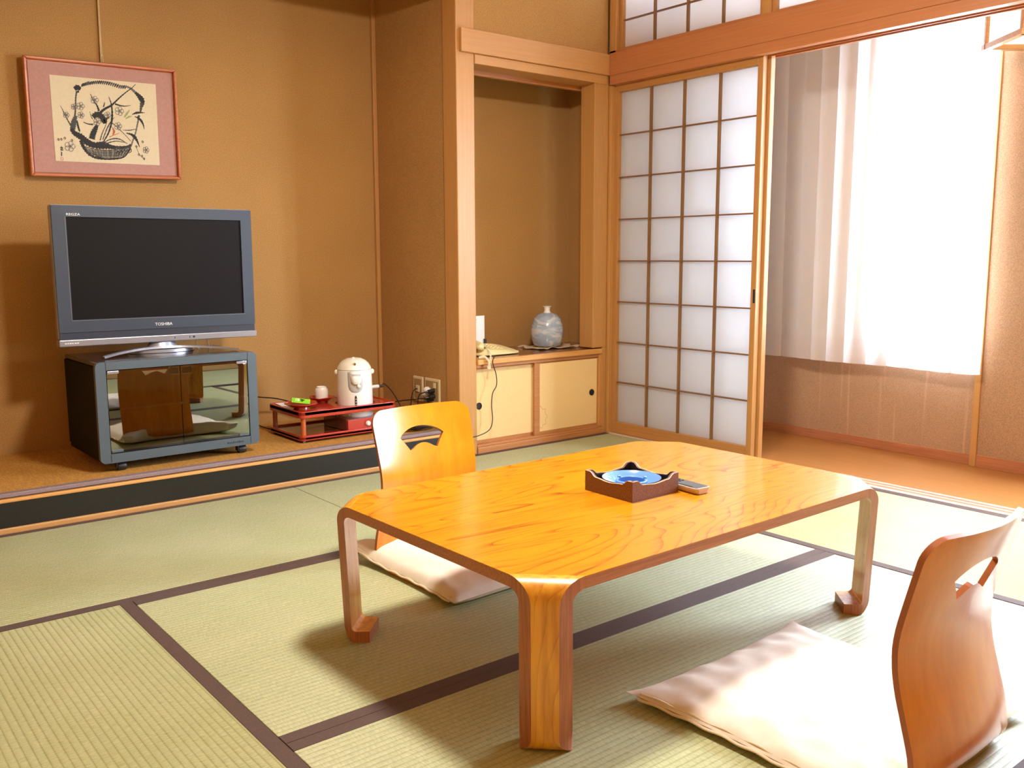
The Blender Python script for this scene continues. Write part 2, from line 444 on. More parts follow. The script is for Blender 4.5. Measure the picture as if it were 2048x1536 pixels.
# ------------------------------------------------------------------ geometry helpers
class B:
    """collects shapes into one mesh"""
    def __init__(self):
        self.v, self.f = [], []

    def add(self, vs, fs):
        o = len(self.v)
        self.v += [tuple(x) for x in vs]
        self.f += [tuple(i + o for i in q) for q in fs]
        return self

    def box(self, x0, x1, y0, y1, z0, z1):
        vs = [(x, y, z) for z in (z0, z1) for y in (y0, y1) for x in (x0, x1)]
        return self.add(vs, [(0, 2, 3, 1), (4, 5, 7, 6), (0, 1, 5, 4), (2, 6, 7, 3), (0, 4, 6, 2), (1, 3, 7, 5)])

    def prism(self, poly, z0, z1):
        n = len(poly)
        vs = [(x, y, z0) for x, y in poly] + [(x, y, z1) for x, y in poly]
        fs = [tuple(reversed(range(n))), tuple(range(n, 2 * n))]
        fs += [(i, (i + 1) % n, n + (i + 1) % n, n + i) for i in range(n)]
        return self.add(vs, fs)

    def plate_xz(self, poly, y0, y1):
        """outline (x, z) extruded from y0 (front) to y1"""
        n = len(poly)
        vs = [(x, y0, z) for x, z in poly] + [(x, y1, z) for x, z in poly]
        fs = [tuple(range(n)), tuple(reversed(range(n, 2 * n)))]
        fs += [(i, n + i, n + (i + 1) % n, (i + 1) % n) for i in range(n)]
        return self.add(vs, fs)

    def lathe(self, prof, n=48, c=(0, 0, 0)):
        vs, fs = [], []
        k = len(prof)
        for j in range(n):
            a = 2 * pi * j / n
            for r, z in prof:
                vs.append((c[0] + r * cos(a), c[1] + r * sin(a), c[2] + z))
        for j in range(n):
            for i in range(k - 1):
                a, b = j * k + i, ((j + 1) % n) * k + i
                fs.append((a, b, b + 1, a + 1))
        return self.add(vs, fs)

    def tube(self, pts, r, n=8, caps=True):
        pts = [Vector(p) for p in pts]
        vs, fs = [], []
        prev = None
        for i, p in enumerate(pts):
            d = (pts[min(i + 1, len(pts) - 1)] - pts[max(i - 1, 0)]).normalized()
            if prev is None:
                a = d.orthogonal().normalized()
            else:
                a = (prev - d * prev.dot(d))
                a = a.normalized() if a.length > 1e-6 else d.orthogonal().normalized()
            prev = a
            b = d.cross(a)
            for j in range(n):
                t = 2 * pi * j / n
                vs.append(p + (a * cos(t) + b * sin(t)) * r)
        for i in range(len(pts) - 1):
            for j in range(n):
                fs.append((i * n + j, i * n + (j + 1) % n, (i + 1) * n + (j + 1) % n, (i + 1) * n + j))
        if caps:
            fs.append(tuple(reversed(range(n))))
            fs.append(tuple(range((len(pts) - 1) * n, len(pts) * n)))
        return self.add(vs, fs)

    def ball(self, c, rx, ry=None, rz=None, n=16, m=10):
        ry = ry or rx; rz = rz or rx
        prof = [(sin(pi * i / m), -cos(pi * i / m)) for i in range(m + 1)]
        o = len(self.v)
        self.lathe([(max(r, 1e-4), z) for r, z in prof], n)
        for i in range(o, len(self.v)):
            x, y, z = self.v[i]
            self.v[i] = (c[0] + x * rx, c[1] + y * ry, c[2] + z * rz)
        return self

    def xform(self, f):
        self.v = [tuple(f(*p)) for p in self.v]
        return self


def spline(pts, k=8):
    """Catmull-Rom through pts"""
    P = [Vector(p) for p in pts]
    P = [P[0] * 2 - P[1]] + P + [P[-1] * 2 - P[-2]]
    out = []
    for i in range(1, len(P) - 2):
        for j in range(k):
            t = j / k
            a, b, c, d = P[i - 1], P[i], P[i + 1], P[i + 2]
            out.append(0.5 * ((2 * b) + (c - a) * t + (2 * a - 5 * b + 4 * c - d) * t * t + (-a + 3 * b - 3 * c + d) * t ** 3))
    out.append(P[-2])
    return out


def rrect(x0, x1, y0, y1, r, n=6):
    out = []
    for cx, cy, a0 in ((x1 - r, y0 + r, -90), (x1 - r, y1 - r, 0), (x0 + r, y1 - r, 90), (x0 + r, y0 + r, 180)):
        for i in range(n + 1):
            a = radians(a0 + 90 * i / n)
            out.append((cx + r * cos(a), cy + r * sin(a)))
    return out


def tag(o, label=None, cat=None, group=None, kind=None):
    if label: o['label'] = label
    if cat: o['category'] = cat
    if group: o['group'] = group
    if kind: o['kind'] = kind
    return o


def empty(name, loc, rz=0.0):
    o = bpy.data.objects.new(name, None)
    o.empty_display_size = 0.05
    o.location = loc
    o.rotation_euler = (0, 0, rz)
    COL.objects.link(o)
    return o


def world_loc(o):
    v = Vector((0, 0, 0))
    while o is not None:
        v = v + Vector(o.location)
        o = o.parent
    return v


def obj(name, b, mat, parent=None, bev=0.0, smooth=False, local=False, origin=None, seg=2):
    """links the collected shape as ONE mesh object. Shapes are given in world metres (local=True: in the parent's frame)"""
    me = bpy.data.meshes.new(name)
    if parent is not None:
        off = Vector((0, 0, 0)) if local else world_loc(parent)
    elif origin is not None:
        off = Vector(origin)
    else:
        a = np.array(b.v)
        lo, hi = a.min(0), a.max(0)
        off = Vector(((lo[0] + hi[0]) / 2, (lo[1] + hi[1]) / 2, lo[2]))
    oo = Vector((0, 0, 0))
    if parent is not None and origin is not None:
        oo = Vector(origin) - off
    me.from_pydata([tuple(Vector(p) - off - oo) for p in b.v], [], b.f)
    bm = bmesh.new(); bm.from_mesh(me)
    bmesh.ops.recalc_face_normals(bm, faces=bm.faces)
    bm.to_mesh(me); bm.free()
    me.materials.append(MAT[mat] if isinstance(mat, str) else mat)
    o = bpy.data.objects.new(name, me)
    if parent is not None:
        o.parent = parent
        o.location = oo
    else:
        o.location = off
    COL.objects.link(o)
    if smooth:
        for p in me.polygons:
            p.use_smooth = True
        try:
            md = o.modifiers.new('auto', 'NODES') if False else None
        except Exception:
            pass
    if bev > 0:
        md = o.modifiers.new('bevel', 'BEVEL')
        md.width = bev; md.segments = seg; md.limit_method = 'ANGLE'; md.angle_limit = radians(40)
    if smooth:
        me.set_sharp_from_angle(angle=radians(38))
    return o


def struct(name, b, mat, bev=0.0, origin=None, **k):
    return tag(obj(name, b, mat, None, bev, origin=origin, **k), kind='structure')


def dup(o, parent=None):
    c = o.copy(); COL.objects.link(c)
    if parent is not None:
        c.parent = parent
    for ch in list(o.children):
        dup(ch, c)
    return c


def text(name, s, size, mat, parent, loc, rot, depth=0.0006, sx=1.0):
    cu = bpy.data.curves.new(name, 'FONT')
    cu.body = s; cu.size = size; cu.align_x = 'CENTER'; cu.align_y = 'CENTER'; cu.extrude = depth
    cu.resolution_u = 3
    t = bpy.data.objects.new(name, cu)
    me = bpy.data.meshes.new_from_object(t)
    bpy.data.objects.remove(t)
    me.materials.clear(); me.materials.append(MAT[mat])
    o = bpy.data.objects.new(name, me)
    o.parent = parent; o.location = loc; o.rotation_euler = rot; o.scale = (sx, 1, 1)
    COL.objects.link(o)
    return o


# ================================================================== ROOM SHELL
XL, YB, ZC = -3.58, -3.70, 2.46
floor = struct('floor', B().box(XL - 0.1, 0.104, YB - 0.1, 0.82, -0.12, -0.034), 'gap', origin=(0, 0, 0))


def mat_piece(x0, x1, y0, y1, along):
    """a tatami mat; borders on the two long edges (along = direction of the long edges)"""
    g = 0.0012
    o = obj('tatami_mat', B().box(x0 + g, x1 - g, y0 + g, y1 - g, -0.033, 0.0), 'tatami_y' if along == 'x' else 'tatami_x', floor, bev=0.002)
    w = 0.034
    if along == 'x':
        es = [(x0 + g, x1 - g, y0 + g * .5, y0 + w), (x0 + g, x1 - g, y1 - w, y1 - g * .5)]
    else:
        es = [(x0 + g * .5, x0 + w, y0 + g, y1 - g), (x1 - w, x1 - g * .5, y0 + g, y1 - g)]
    for a, b, c, d in es:
        obj('cloth_border', B().box(a, b, c, d, -0.02, 0.0012), 'heri', o, bev=0.0008)


y1_, y2_, y3_, xl_, xr_, xj_ = -0.9027, -1.8471, -2.79, -2.6735, -0.8542, -1.7824
mat_piece(xj_, 0, y1_, -0.0, 'x')
mat_piece(XL, xj_, y1_, -0.0, 'x')
mat_piece(xl_, xr_, y2_, y1_, 'x')
mat_piece(xl_, xr_, y3_, y2_, 'x')
mat_piece(xr_, 0, y3_ + 0.06, y1_, 'y')
mat_piece(XL, xl_, y3_, y1_, 'y')
mat_piece(-1.74, 0, YB, y3_, 'x')
mat_piece(XL, -1.74, YB, y3_, 'x')

BKY, SDX = 0.705, -0.932        # tokonoma back wall, tokonoma right side wall
struct('wall_back', B().box(XL - 0.1, SDX, BKY, BKY + 0.1, 0.0, ZC), 'plaster')
struct('wall_alcove_side', B().box(SDX, -0.845, 0.10, BKY + 0.1, 0.0, ZC), 'plaster')
struct('wall_niche_back', B().box(-0.845, 0.20, 0.40, 0.50, 0.0, ZC), 'plaster')
struct('wall_niche_side', B().box(0.10, 0.20, 0.0, 0.40, 0.0, ZC).box(0.0, 0.0999, 0.0, 0.384, 0.0, 0.42), 'plaster')
struct('wall_above_niche', B().box(-0.8386, -0.0, 0.012, 0.09, 1.86, ZC), 'plaster')
struct('wall_above_alcove', B().box(XL, -0.938, 0.015, 0.095, 2.15, ZC), 'plaster')
struct('wall_left', B().box(XL - 0.1, XL, YB, BKY, -0.1, ZC), 'plaster')
struct('wall_rear', B().box(XL - 0.1, W + 0.1, YB - 0.1, YB, -0.1, ZC), 'plaster')
struct('wall_above_veranda', B().box(0.02, 0.10, YB, -0.045, 2.363, ZC), 'plaster')
struct('ceiling', B().box(XL - 0.1, 0.12, YB - 0.1, BKY + 0.1, ZC, ZC + 0.05), 'ceiling')
struct('ceiling_veranda', B().box(0.10, W + 0.12, YB - 0.1, 0.10, 2.22, 2.30), 'ceiling')
struct('trim_1', B().box(SDX - 0.020, SDX, BKY - 0.020, BKY, 0.13, ZC), 'post', bev=0.002)      # wood bead in the alcove corner

# posts
tag(struct('trim_2', B().box(-0.938, -0.8386, 0.0, 0.105, 0.0, ZC), 'post', bev=0.004))
struct('trim_3', B().box(-0.097, 0.0, 0.0, 0.10, 0.452, 1.86).box(-0.0295, 0.0, 0.0, 0.10, 0.0, 0.452), 'post', bev=0.003)
struct('trim_4', B().box(-0.002, 0.06, -0.020, 0.0, 0.0, 1.762), 'post', bev=0.003)               # door jamb
struct('trim_5', B().box(0.0, 0.10, -0.045, 0.0, 1.908, ZC), 'post', bev=0.003)
struct('trim_6', B().box(XL, -0.938, 0.0, 0.10, 2.055, 2.15), 'beam_x', bev=0.004)                # lintel over the alcove
# beams around the room at door-head height
struct('trim_7', B().box(-0.922, 0.0, -0.020, 0.03, 1.808, 1.908), 'beam_x', bev=0.003)
struct('trim_8', B().box(-0.8386, -0.018, -0.006, 0.115, 1.766, 1.8075), 'beam_x', bev=0.002)
struct('trim_9', B().box(-0.8386, -0.0, 0.115, 0.14, 1.745, 1.86), 'cab_wood', bev=0.002)
struct('trim_10', B().box(-0.020, 0.03, YB, -0.021, 1.806, 1.912), 'beam_y', bev=0.003)
struct('trim_11', B().box(-0.016, 0.021, YB, -0.021, 1.762, 1.774).box(0.053, 0.057, YB, 0.0, 1.762, 1.774)
       .box(0.089, 0.105, YB, 0.0, 1.762, 1.774).box(-0.016, 0.105, YB, -0.021, 1.7741, 1.8055), 'beam_y')   # head with two grooves
struct('trim_12', B().box(0.0, 0.10, YB, 0.0, 1.912, 1.928).box(0.0, 0.10, YB, -0.0, 2.341, 2.362), 'beam_y', bev=0.002)
# sill with two grooves
struct('trim_13', B().box(0.0, 0.021, YB, 0.0, -0.0029, 0.003).box(0.053, 0.057, YB, 0.0, -0.0029, 0.003)
       .box(0.089, 0.105, YB, 0.0, -0.0029, 0.003).box(0.0, 0.105, YB, 0.0, -0.03, -0.003), 'sill')

# veranda
struct('floor_veranda', B().box(0.105, W, YB, 0.10, -0.12, 0.0), 'floor_wood', origin=(0, 0, 0))
outer = B().box(W, W + 0.10, YB, 0.10, -0.1, 0.54).box(W, W + 0.10, YB, 0.10, 2.02, 2.25)
ys = [0.10, -1.13, -1.60, -2.12, -2.90, YB]
for a, b_2 in ((ys[0], ys[1]), (ys[2], ys[3]), (ys[4], ys[5])):
    outer.box(W, W + 0.10, b_2, a, 0.54, 2.02)
struct('wall_veranda', outer, 'plaster_veranda', origin=(0, 0, 0))
struct('wall_veranda_end', B().box(0.20, W + 0.1, 0.0, 0.10, 0.0, 2.25), 'plaster')
struct('baseboard_veranda', B().box(W - 0.008, W, -1.576, 0.0, 0.0, 0.047), 'base_red', bev=0.002)
struct('wall_veranda_pier', B().box(0.690, W, -2.11, -1.604, 0.0, 2.22), 'plaster_pier', origin=(0, 0, 0))
struct('trim_14', B().box(0.680, W, -1.604, -1.576, 0.0, 2.22), 'post', bev=0.002)
struct('baseboard_pier', B().box(0.682, 0.690, -2.11, -1.604, 0.0, 0.055), 'base_red', bev=0.002)

for k, (y0, y1, z0, z1) in enumerate(WIN):
    w = struct('window_%d' % (k + 1), B().box(W + .02, W + .08, y0, y1, z0, z0 + .03).box(W + .02, W + .08, y0, y1, z1 - .03, z1)
               .box(W + .02, W + .08, y0, y0 + .03, z0, z1).box(W + .02, W + .08, y1 - .03, y1, z0, z1), 'alu', bev=0.002)
    ym = (y0 + y1) / 2
    obj('meeting_stile', B().box(W + .03, W + .07, ym - .02, ym + .02, z0 + .03, z1 - .03), 'alu', w)
    for a, b_2 in ((y0 + .03, ym - .02), (ym + .02, y1 - .03)):
        obj('pane', B().box(W + .047, W + .051, a, b_2, z0 + .03, z1 - .03), 'window_glass', w)
    obj('window_sill', B().box(W - 0.015, W + .02, y0 - .0, y1 + .0, z0 - .025, z0), 'post', w, bev=0.002)

# ------------------------------------------------------------------ shoji
def shoji(name, x0, x1, y0, y1, z0, z1, stile, top, bottom, cols, rows, bar):
    """y0 > y1: from the post outwards"""
    d = struct(name, B().box(x0, x1, y0 - stile, y0, z0, z1), 'shoji_z', bev=0.002)
    obj('stile', B().box(x0, x1, y1, y1 + stile, z0, z1), 'shoji_z', d, bev=0.002)
    obj('rail', B().box(x0, x1, y1 + stile, y0 - stile, z1 - top, z1), 'shoji_y', d, bev=0.002)
    obj('rail', B().box(x0, x1, y1 + stile, y0 - stile, z0, z0 + bottom), 'shoji_y', d, bev=0.002)
    ya, yb, za, zb = y0 - stile, y1 + stile, z0 + bottom, z1 - top
    cw, ch = (yb - ya) / cols, (zb - za) / rows
    xb0, xb1 = x0 + 0.006, x1 - 0.009
    for i in range(1, cols):
        y = ya + cw * i
        obj('muntin', B().box(xb0, xb1, y - bar / 2, y + bar / 2, za, zb), 'muntin_shaded_z', d)
    for i in range(1, rows):
        z = za + ch * i
        obj('muntin', B().box(xb0 + .002, xb1, yb, ya, z - bar * .36, z + bar * .36), 'muntin_shaded_y', d)
    first = None
    for i in range(cols):
        for j in range(rows):
            ym, zm = ya + cw * (i + .5), za + ch * (j + .5)
            if first is None:
                first = obj('paper_pane', B().add([(x1 - .008, ym - abs(cw) / 2, zm - ch / 2), (x1 - .008, ym + abs(cw) / 2, zm - ch / 2),
                            (x1 - .008, ym + abs(cw) / 2, zm + ch / 2), (x1 - .008, ym - abs(cw) / 2, zm + ch / 2)], [(0, 1, 2, 3)]), 'paper', d)
                base = (ym, zm)
            else:
                c = first.copy(); c.parent = d; COL.objects.link(c)
                c.location = first.location + Vector((0, ym - base[0], zm - base[1]))
    return d


d1 = shoji('door_1', 0.022, 0.052, -0.020, -0.906, 0.0035, 1.7735, 0.028, 0.045, 0.058, 4, 8, 0.0085)
obj('door_pull', B().box(0.019, 0.024, -0.904, -0.893, 0.712, 0.772), 'pull', d1)
d2 = shoji('door_2', 0.058, 0.088, -0.020, -0.920, 0.0035, 1.7735, 0.028, 0.045, 0.058, 4, 8, 0.0085)
ty = -0.048
for k in range(4):
    shoji('window_%d' % (k + 3), 0.022, 0.052, ty - 0.895 * k, ty - 0.895 * k - 0.850, 1.928, 2.340, 0.018, 0.012, 0.010, 4, 3, 0.0085)
    struct('trim_%d' % (15 + k), B().box(0.01, 0.09, ty - 0.895 * k - 0.895, ty - 0.895 * k - 0.850, 1.928, 2.340), 'post', bev=0.002)

# ------------------------------------------------------------------ tokonoma step
TZ = 0.128                       # top of the alcove matting
struct('trim_20', B().box(XL, -0.938, -0.010, 0.006, 0.0, 0.021), 'beam_x', bev=0.004)
struct('trim_21', B().box(XL, -0.938, -0.002, 0.06, 0.021, 0.107), 'black_lacquer')
struct('trim_22', B().box(XL, -0.938, -0.006, 0.06, 0.107, 0.119), 'cab_nose', bev=0.003)
struct('floor_alcove', B().box(XL, SDX, 0.012, BKY, 0.02, 0.121), 'black_lacquer')
am = tag(obj('alcove_mat', B().box(XL + .002, SDX - 0.004, 0.008, BKY - 0.004, 0.1215, TZ + 0.006), 'toko', None, bev=0.003),
         'thin golden brown woven mat covering the raised alcove floor', 'mat')
obj('cloth_border', B().box(XL + .003, SDX - 0.005, 0.005, 0.038, 0.1215, TZ + 0.0085), 'toko_heri', am, bev=0.003)
TZ += 0.006

# ------------------------------------------------------------------ low cabinet in the niche
cab = tag(empty('niche_cabinet', (-0.44, 0.2, 0.0)), 'low built-in cabinet with cream paper sliding doors beside the sliding screen', 'cabinet')
obj('base_rail', B().box(-0.838, -0.03, -0.006, 0.03, 0.0, 0.030), 'cab_wood', cab, bev=0.003)
obj('sill_rail', B().box(-0.838, -0.03, 0.0, 0.05, 0.030, 0.040), 'cab_wood', cab, bev=0.002)
obj('head_rail', B().box(-0.838, -0.03, 0.0, 0.05, 0.405, 0.424), 'cab_wood', cab, bev=0.002)
obj('end_stile', B().box(-0.052, -0.029, -0.004, 0.03, 0.040, 0.424), 'cab_wood_z', cab, bev=0.002)
obj('carcass', B().box(-0.838, -0.03, 0.385, 0.395, 0.0, 0.42).box(-0.838, -0.03, 0.05, 0.385, 0.02, 0.03), 'cab_wood', cab)
obj('top_board', B().box(-0.838, -0.03, 0.012, 0.398, 0.424, 0.446).box(-0.03, 0.098, 0.105, 0.398, 0.424, 0.446), 'cab_top', cab, bev=0.001)
obj('nosing', B().box(-0.838, -0.040, -0.012, 0.012, 0.421, 0.4465), 'cab_nose', cab, bev=0.003)


def cab_door(x0, x1, y, px):
    d = obj('door', B().box(x0, x1, y, y + 0.014, 0.040, 0.405), 'cab_wood', cab, bev=0.001)
    sl, sr = (0.006, 0.004) if px < -0.5 else (0.032, 0.004)
    obj('paper_panel', B().box(x0 + sl, x1 - sr, y - 0.0015, y + 0.001, 0.058, 0.396), 'cab_paper', d)
    h = B()
    rim = [(0.0165, 0.0), (0.0165, 0.003), (0.0125, 0.003), (0.0125, 0.0008)]
    h.lathe(rim, 32)
    h.xform(lambda a, b, c: (px + a, y - 0.0015 - c, 0.222 + b))
    hp = obj('round_pull', h, 'pull_rim', d, smooth=True)
    g = B().lathe([(0.0001, 0.0007), (0.0125, 0.0007)], 32).xform(lambda a, b, c: (px + a, y - 0.0015 - c, 0.222 + b))
    obj('pull_dish', g, 'pull', hp)
    return d


cab_door(-0.838, -0.462, 0.030, -0.807)
rd = cab_door(-0.478, -0.053, 0.010, -0.094)
st = B()
for i in range(22):              # dried ring of a water stain, lower left of the right-hand door
    a = radians(-88 + 176 * i / 21)
    r = 0.052 + 0.006 * sin(i * 1.3)
    a2 = radians(-88 + 176 * (i + 1) / 21)
    r2 = 0.052 + 0.006 * sin((i + 1) * 1.3)
    ps = []
    for (aa, r_) in ((a, r), (a2, r2), (a2, r2 - .0035), (a, r - .0035)):
        ps.append((-0.4455 + r_ * 0.85 * cos(aa), 0.0082, 0.128 + r_ * sin(aa)))
    st.add(ps, [(0, 1, 2, 3)])
obj('water_stain', st, 'stain', rd)

# ================================================================== TABLE
tbl = tag(empty('low_table', (-1.7595, -1.8202, 0.0), radians(0.75)), 'low rectangular wooden table with bent legs in the middle of the room', 'table')
tx0, tx1, ty0, ty1, tz1, tth = -0.591, 0.591, -0.393, 0.393, 0.340, 0.024
SO, RR = 0.026, 0.046
cut = (SO + RR) * math.sqrt(2)   # along each side
ply8 = [(tx0 + cut, ty0), (tx1 - cut, ty0), (tx1, ty0 + cut), (tx1, ty1 - cut), (tx1 - cut, ty1), (tx0 + cut, ty1), (tx0, ty1 - cut), (tx0, ty0 + cut)]
obj('tabletop', B().prism(ply8, tz1 - 0.0012, tz1), 'table', tbl, local=True)
obj('edge_band', B().prism(ply8, tz1 - tth, tz1 - 0.0012), 'table_edge', tbl, local=True)


def leg_shape(cx, cy, sx, sy):
    """bent-ply leg: profile in (s, z), s = distance in from the corner along the diagonal"""
    t = tth
    outer, inner = [], []
    n = 10
    for i in range(n + 1):
        a = pi / 2 * i / n
        outer.append((SO + RR - RR * sin(a), tz1 - RR + RR * cos(a)))
        inner.append((SO + RR - (RR - t) * sin(a), tz1 - RR + (RR - t) * cos(a)))
    rf = 0.034
    for i in range(n + 1):
        a = pi / 2 * i / n
        outer.append((SO + rf - rf * cos(a), rf - rf * sin(a)))
        ri = rf - t
        inner.append((SO + rf - ri * cos(a), rf + 0.004 - ri * sin(a)))
    outer.append((0.092, 0.0)); inner.append((0.092, 0.028))
    u = Vector((sx, sy, 0)).normalized()
    v = Vector((-u.y, u.x, 0))
    c = Vector((cx, cy, 0))

    def hw(s, i, tot):
        return s if i <= n else min(s, 0.050) - max(0.0, s - 0.064) * 0.15
    face, side = B(), B()
    k = len(outer)
    vs = []
    for i in range(k):
        (so, zo), (si, zi) = outer[i], inner[i]
        ho, hi = hw(so, i, k), hw(si, i, k)
        lean = 0.014 * (1 - zo / tz1)          # the legs draw in a little towards the floor
        so, si = so + lean, si + lean
        vs += [c + u * so + v * ho + Vector((0, 0, zo)), c + u * so - v * ho + Vector((0, 0, zo)),
               c + u * si - v * hi + Vector((0, 0, zi)), c + u * si + v * hi + Vector((0, 0, zi))]
    ff, fs = [], []
    for i in range(k - 1):
        a, b = i * 4, i * 4 + 4
        ff += [(a, a + 1, b + 1, b), (a + 2, a + 3, b + 3, b + 2)]
        fs += [(a + 1, a + 2, b + 2, b + 1), (a + 3, a, b, b + 3)]
    e = (k - 1) * 4
    fs.append((e, e + 1, e + 2, e + 3))
    fs.append((0, 3, 2, 1))
    return vs, ff, fs


for (cx, cy, sx, sy) in ((tx0, ty0, 1, 1), (tx1, ty0, -1, 1), (tx1, ty1, -1, -1), (tx0, ty1, 1, -1)):
    vs, ff, fs = leg_shape(cx, cy, sx, sy)
    l = obj('leg', B().add(vs, ff + fs), 'table_leg', tbl, local=True, smooth=True)
    l.data.materials.append(MAT['ply'])
    nf = len(ff)
    for i, p in enumerate(l.data.polygons):
        p.material_index = 0 if i < nf else 1

# ================================================================== FLOOR CHAIRS AND CUSHIONS
HALF = 0.178
prof = [(-0.060, 0.466), (-0.053, 0.44), (-0.026, 0.36), (-0.006, 0.295), (0.0, 0.25), (-0.006, 0.20), (-0.022, 0.14),
        (-0.036, 0.09), (-0.040, 0.055), (-0.034, 0.030), (-0.018, 0.014), (0.010, 0.0085), (0.05, 0.0085)]
PS = spline([(a, 0, b) for a, b in prof], 10)
AL = [0.0]
for i in range(1, len(PS)):
    AL.append(AL[-1] + (PS[i] - PS[i - 1]).length)


def on_profile(w):
    w = max(0, min(AL[-1], w))
    i = max(0, min(len(AL) - 2, int(np.searchsorted(AL, w)) - 1))
    t = (w - AL[i]) / max(1e-9, AL[i + 1] - AL[i])
    return PS[i].lerp(PS[i + 1], t)


def chair_map(u, w, off=0.0):
    p = on_profile(w)
    q0, q1 = on_profile(w - .004), on_profile(w + .004)
    d = (q1 - q0).normalized()
    nrm = Vector((-d.z, 0, d.x))            # toward the sitter (+)
    k = 0.78 * max(0, min(1, p.z / 0.06))
    c = k * u * u * (0.75 + 0.5 * max(0, (p.z - 0.25) / 0.2))
    p = p + nrm * off
    return Vector((u, p.x + c, p.z))        # local frame: x across, y forward, z up


def backrest_mesh():
    wmax = AL[-1]
    hc = (0.0, 0.108)                        # hole centre (u, w)
    # fan-shaped hole, (u, w) with w measured down from the top edge
    fan = []
    for i in range(13):
        a = radians(148 - 116 * i / 12)
        fan.append((0.082 * cos(a) / cos(radians(32)) * 0.98, 0.094 - (sin(a) - sin(radians(32))) * 0.062 + 0.0))
    fan += [(0.062, 0.118), (0.048, 0.140)]
    for i in range(1, 9):
        a = i / 9
        x = 0.048 - 0.096 * a
        fan.append((x, 0.140 - 0.022 * sin(pi * a)))
    fan += [(-0.048, 0.140), (-0.062, 0.118)]
    outer = []
    r = 0.042
    for cx, cy, a0 in ((HALF - r, r, -90), (-(HALF - r), r, 180)):
        pass
    outer = [(-HALF + .0, wmax), (-HALF + .004, wmax * .55), (-HALF, r)]
    outer = []

    def ray_hit(poly, d):
        best = None
        for i in range(len(poly)):
            (x1, y1), (x2, y2) = poly[i], poly[(i + 1) % len(poly)]
            ex, ey = x2 - x1, y2 - y1
            den = d[0] * ey - d[1] * ex
            if abs(den) < 1e-12: continue
            t = ((x1 - hc[0]) * ey - (y1 - hc[1]) * ex) / den
            s = ((x1 - hc[0]) * d[1] - (y1 - hc[1]) * d[0]) / den
            if t > 0 and -1e-6 <= s <= 1 + 1e-6:
                best = t if best is None else (min(best, t))
        return best
    out = []
    for cx, cy, a0 in ((HALF - r, r, -90), (-(HALF - r), r, 180)):
        pts = [(cx + r * cos(radians(a0 + 90 * i / 8)), cy + r * sin(radians(a0 + 90 * i / 8))) for i in range(9)]
        out.append(pts)
    op = out[1] + out[0]
    nside = 30
    right = [(HALF - 0.006 * sin(pi * i / nside), r + (wmax - r) * i / nside) for i in range(1, nside + 1)]
    op += right
    op += [(HALF - 2 * HALF * i / 24, wmax) for i in range(1, 24)]
    op += [(-x, y) for x, y in reversed(right)]
    angs = sorted(set([round(math.atan2(y - hc[1], x - hc[0]), 5) for x, y in fan] + [round(math.atan2(y - hc[1], x - hc[0]), 5) for x, y in op]))
    NR = 22
    grid = []
    for a in angs:
        d = (cos(a), sin(a))
        t0, t1 = ray_hit(fan, d), ray_hit(op, d)
        if t0 is None or t1 is None: continue
        grid.append([(hc[0] + d[0] * (t0 + (t1 - t0) * j / NR), hc[1] + d[1] * (t0 + (t1 - t0) * j / NR)) for j in range(NR + 1)])
    n = len(grid)
    TH = 0.011
    vs, faces, edges = [], [], []
    for off in (TH, 0.0):
        for row in grid:
            for (u, w) in row:
                vs.append(chair_map(u, w, off))
    S = n * (NR + 1)
    for i in range(n):
        a, b = i * (NR + 1), ((i + 1) % n) * (NR + 1)
        for j in range(NR):
            faces.append((a + j, b + j, b + j + 1, a + j + 1))
            faces.append((S + a + j, S + a + j + 1, S + b + j + 1, S + b + j))
        edges.append((a, S + a, S + b, b))
        edges.append((a + NR, b + NR, S + b + NR, S + a + NR))
    return vs, faces, edges


bvs, bfc, bed = backrest_mesh()


def floor_chair(loc, rz, label):
    c = tag(empty('floor_chair', loc, rz), label, 'chair', 'legless floor chairs at the low table')
    bk = obj('backrest', B().add(bvs, bfc + bed), 'chair', c, local=True, smooth=True)
    bk.data.materials.append(MAT['chair_edge'])
    for i, p in enumerate(bk.data.polygons):
        if i >= len(bfc): p.material_index = 1
    obj('seat', B().prism(rrect(-HALF + .001, HALF - .001, 0.03, 0.33, 0.03), 0.0005, 0.0125), 'chair', c, local=True, bev=0.002)
    return c


floor_chair((-1.775, -2.683, 0.0), 0.0, 'wooden legless chair in the foreground, seen from behind, nearest the camera')
floor_chair((-1.843, -1.085, 0.0), pi + radians(1.5), 'wooden legless chair beyond the table, facing the camera, shiny front')


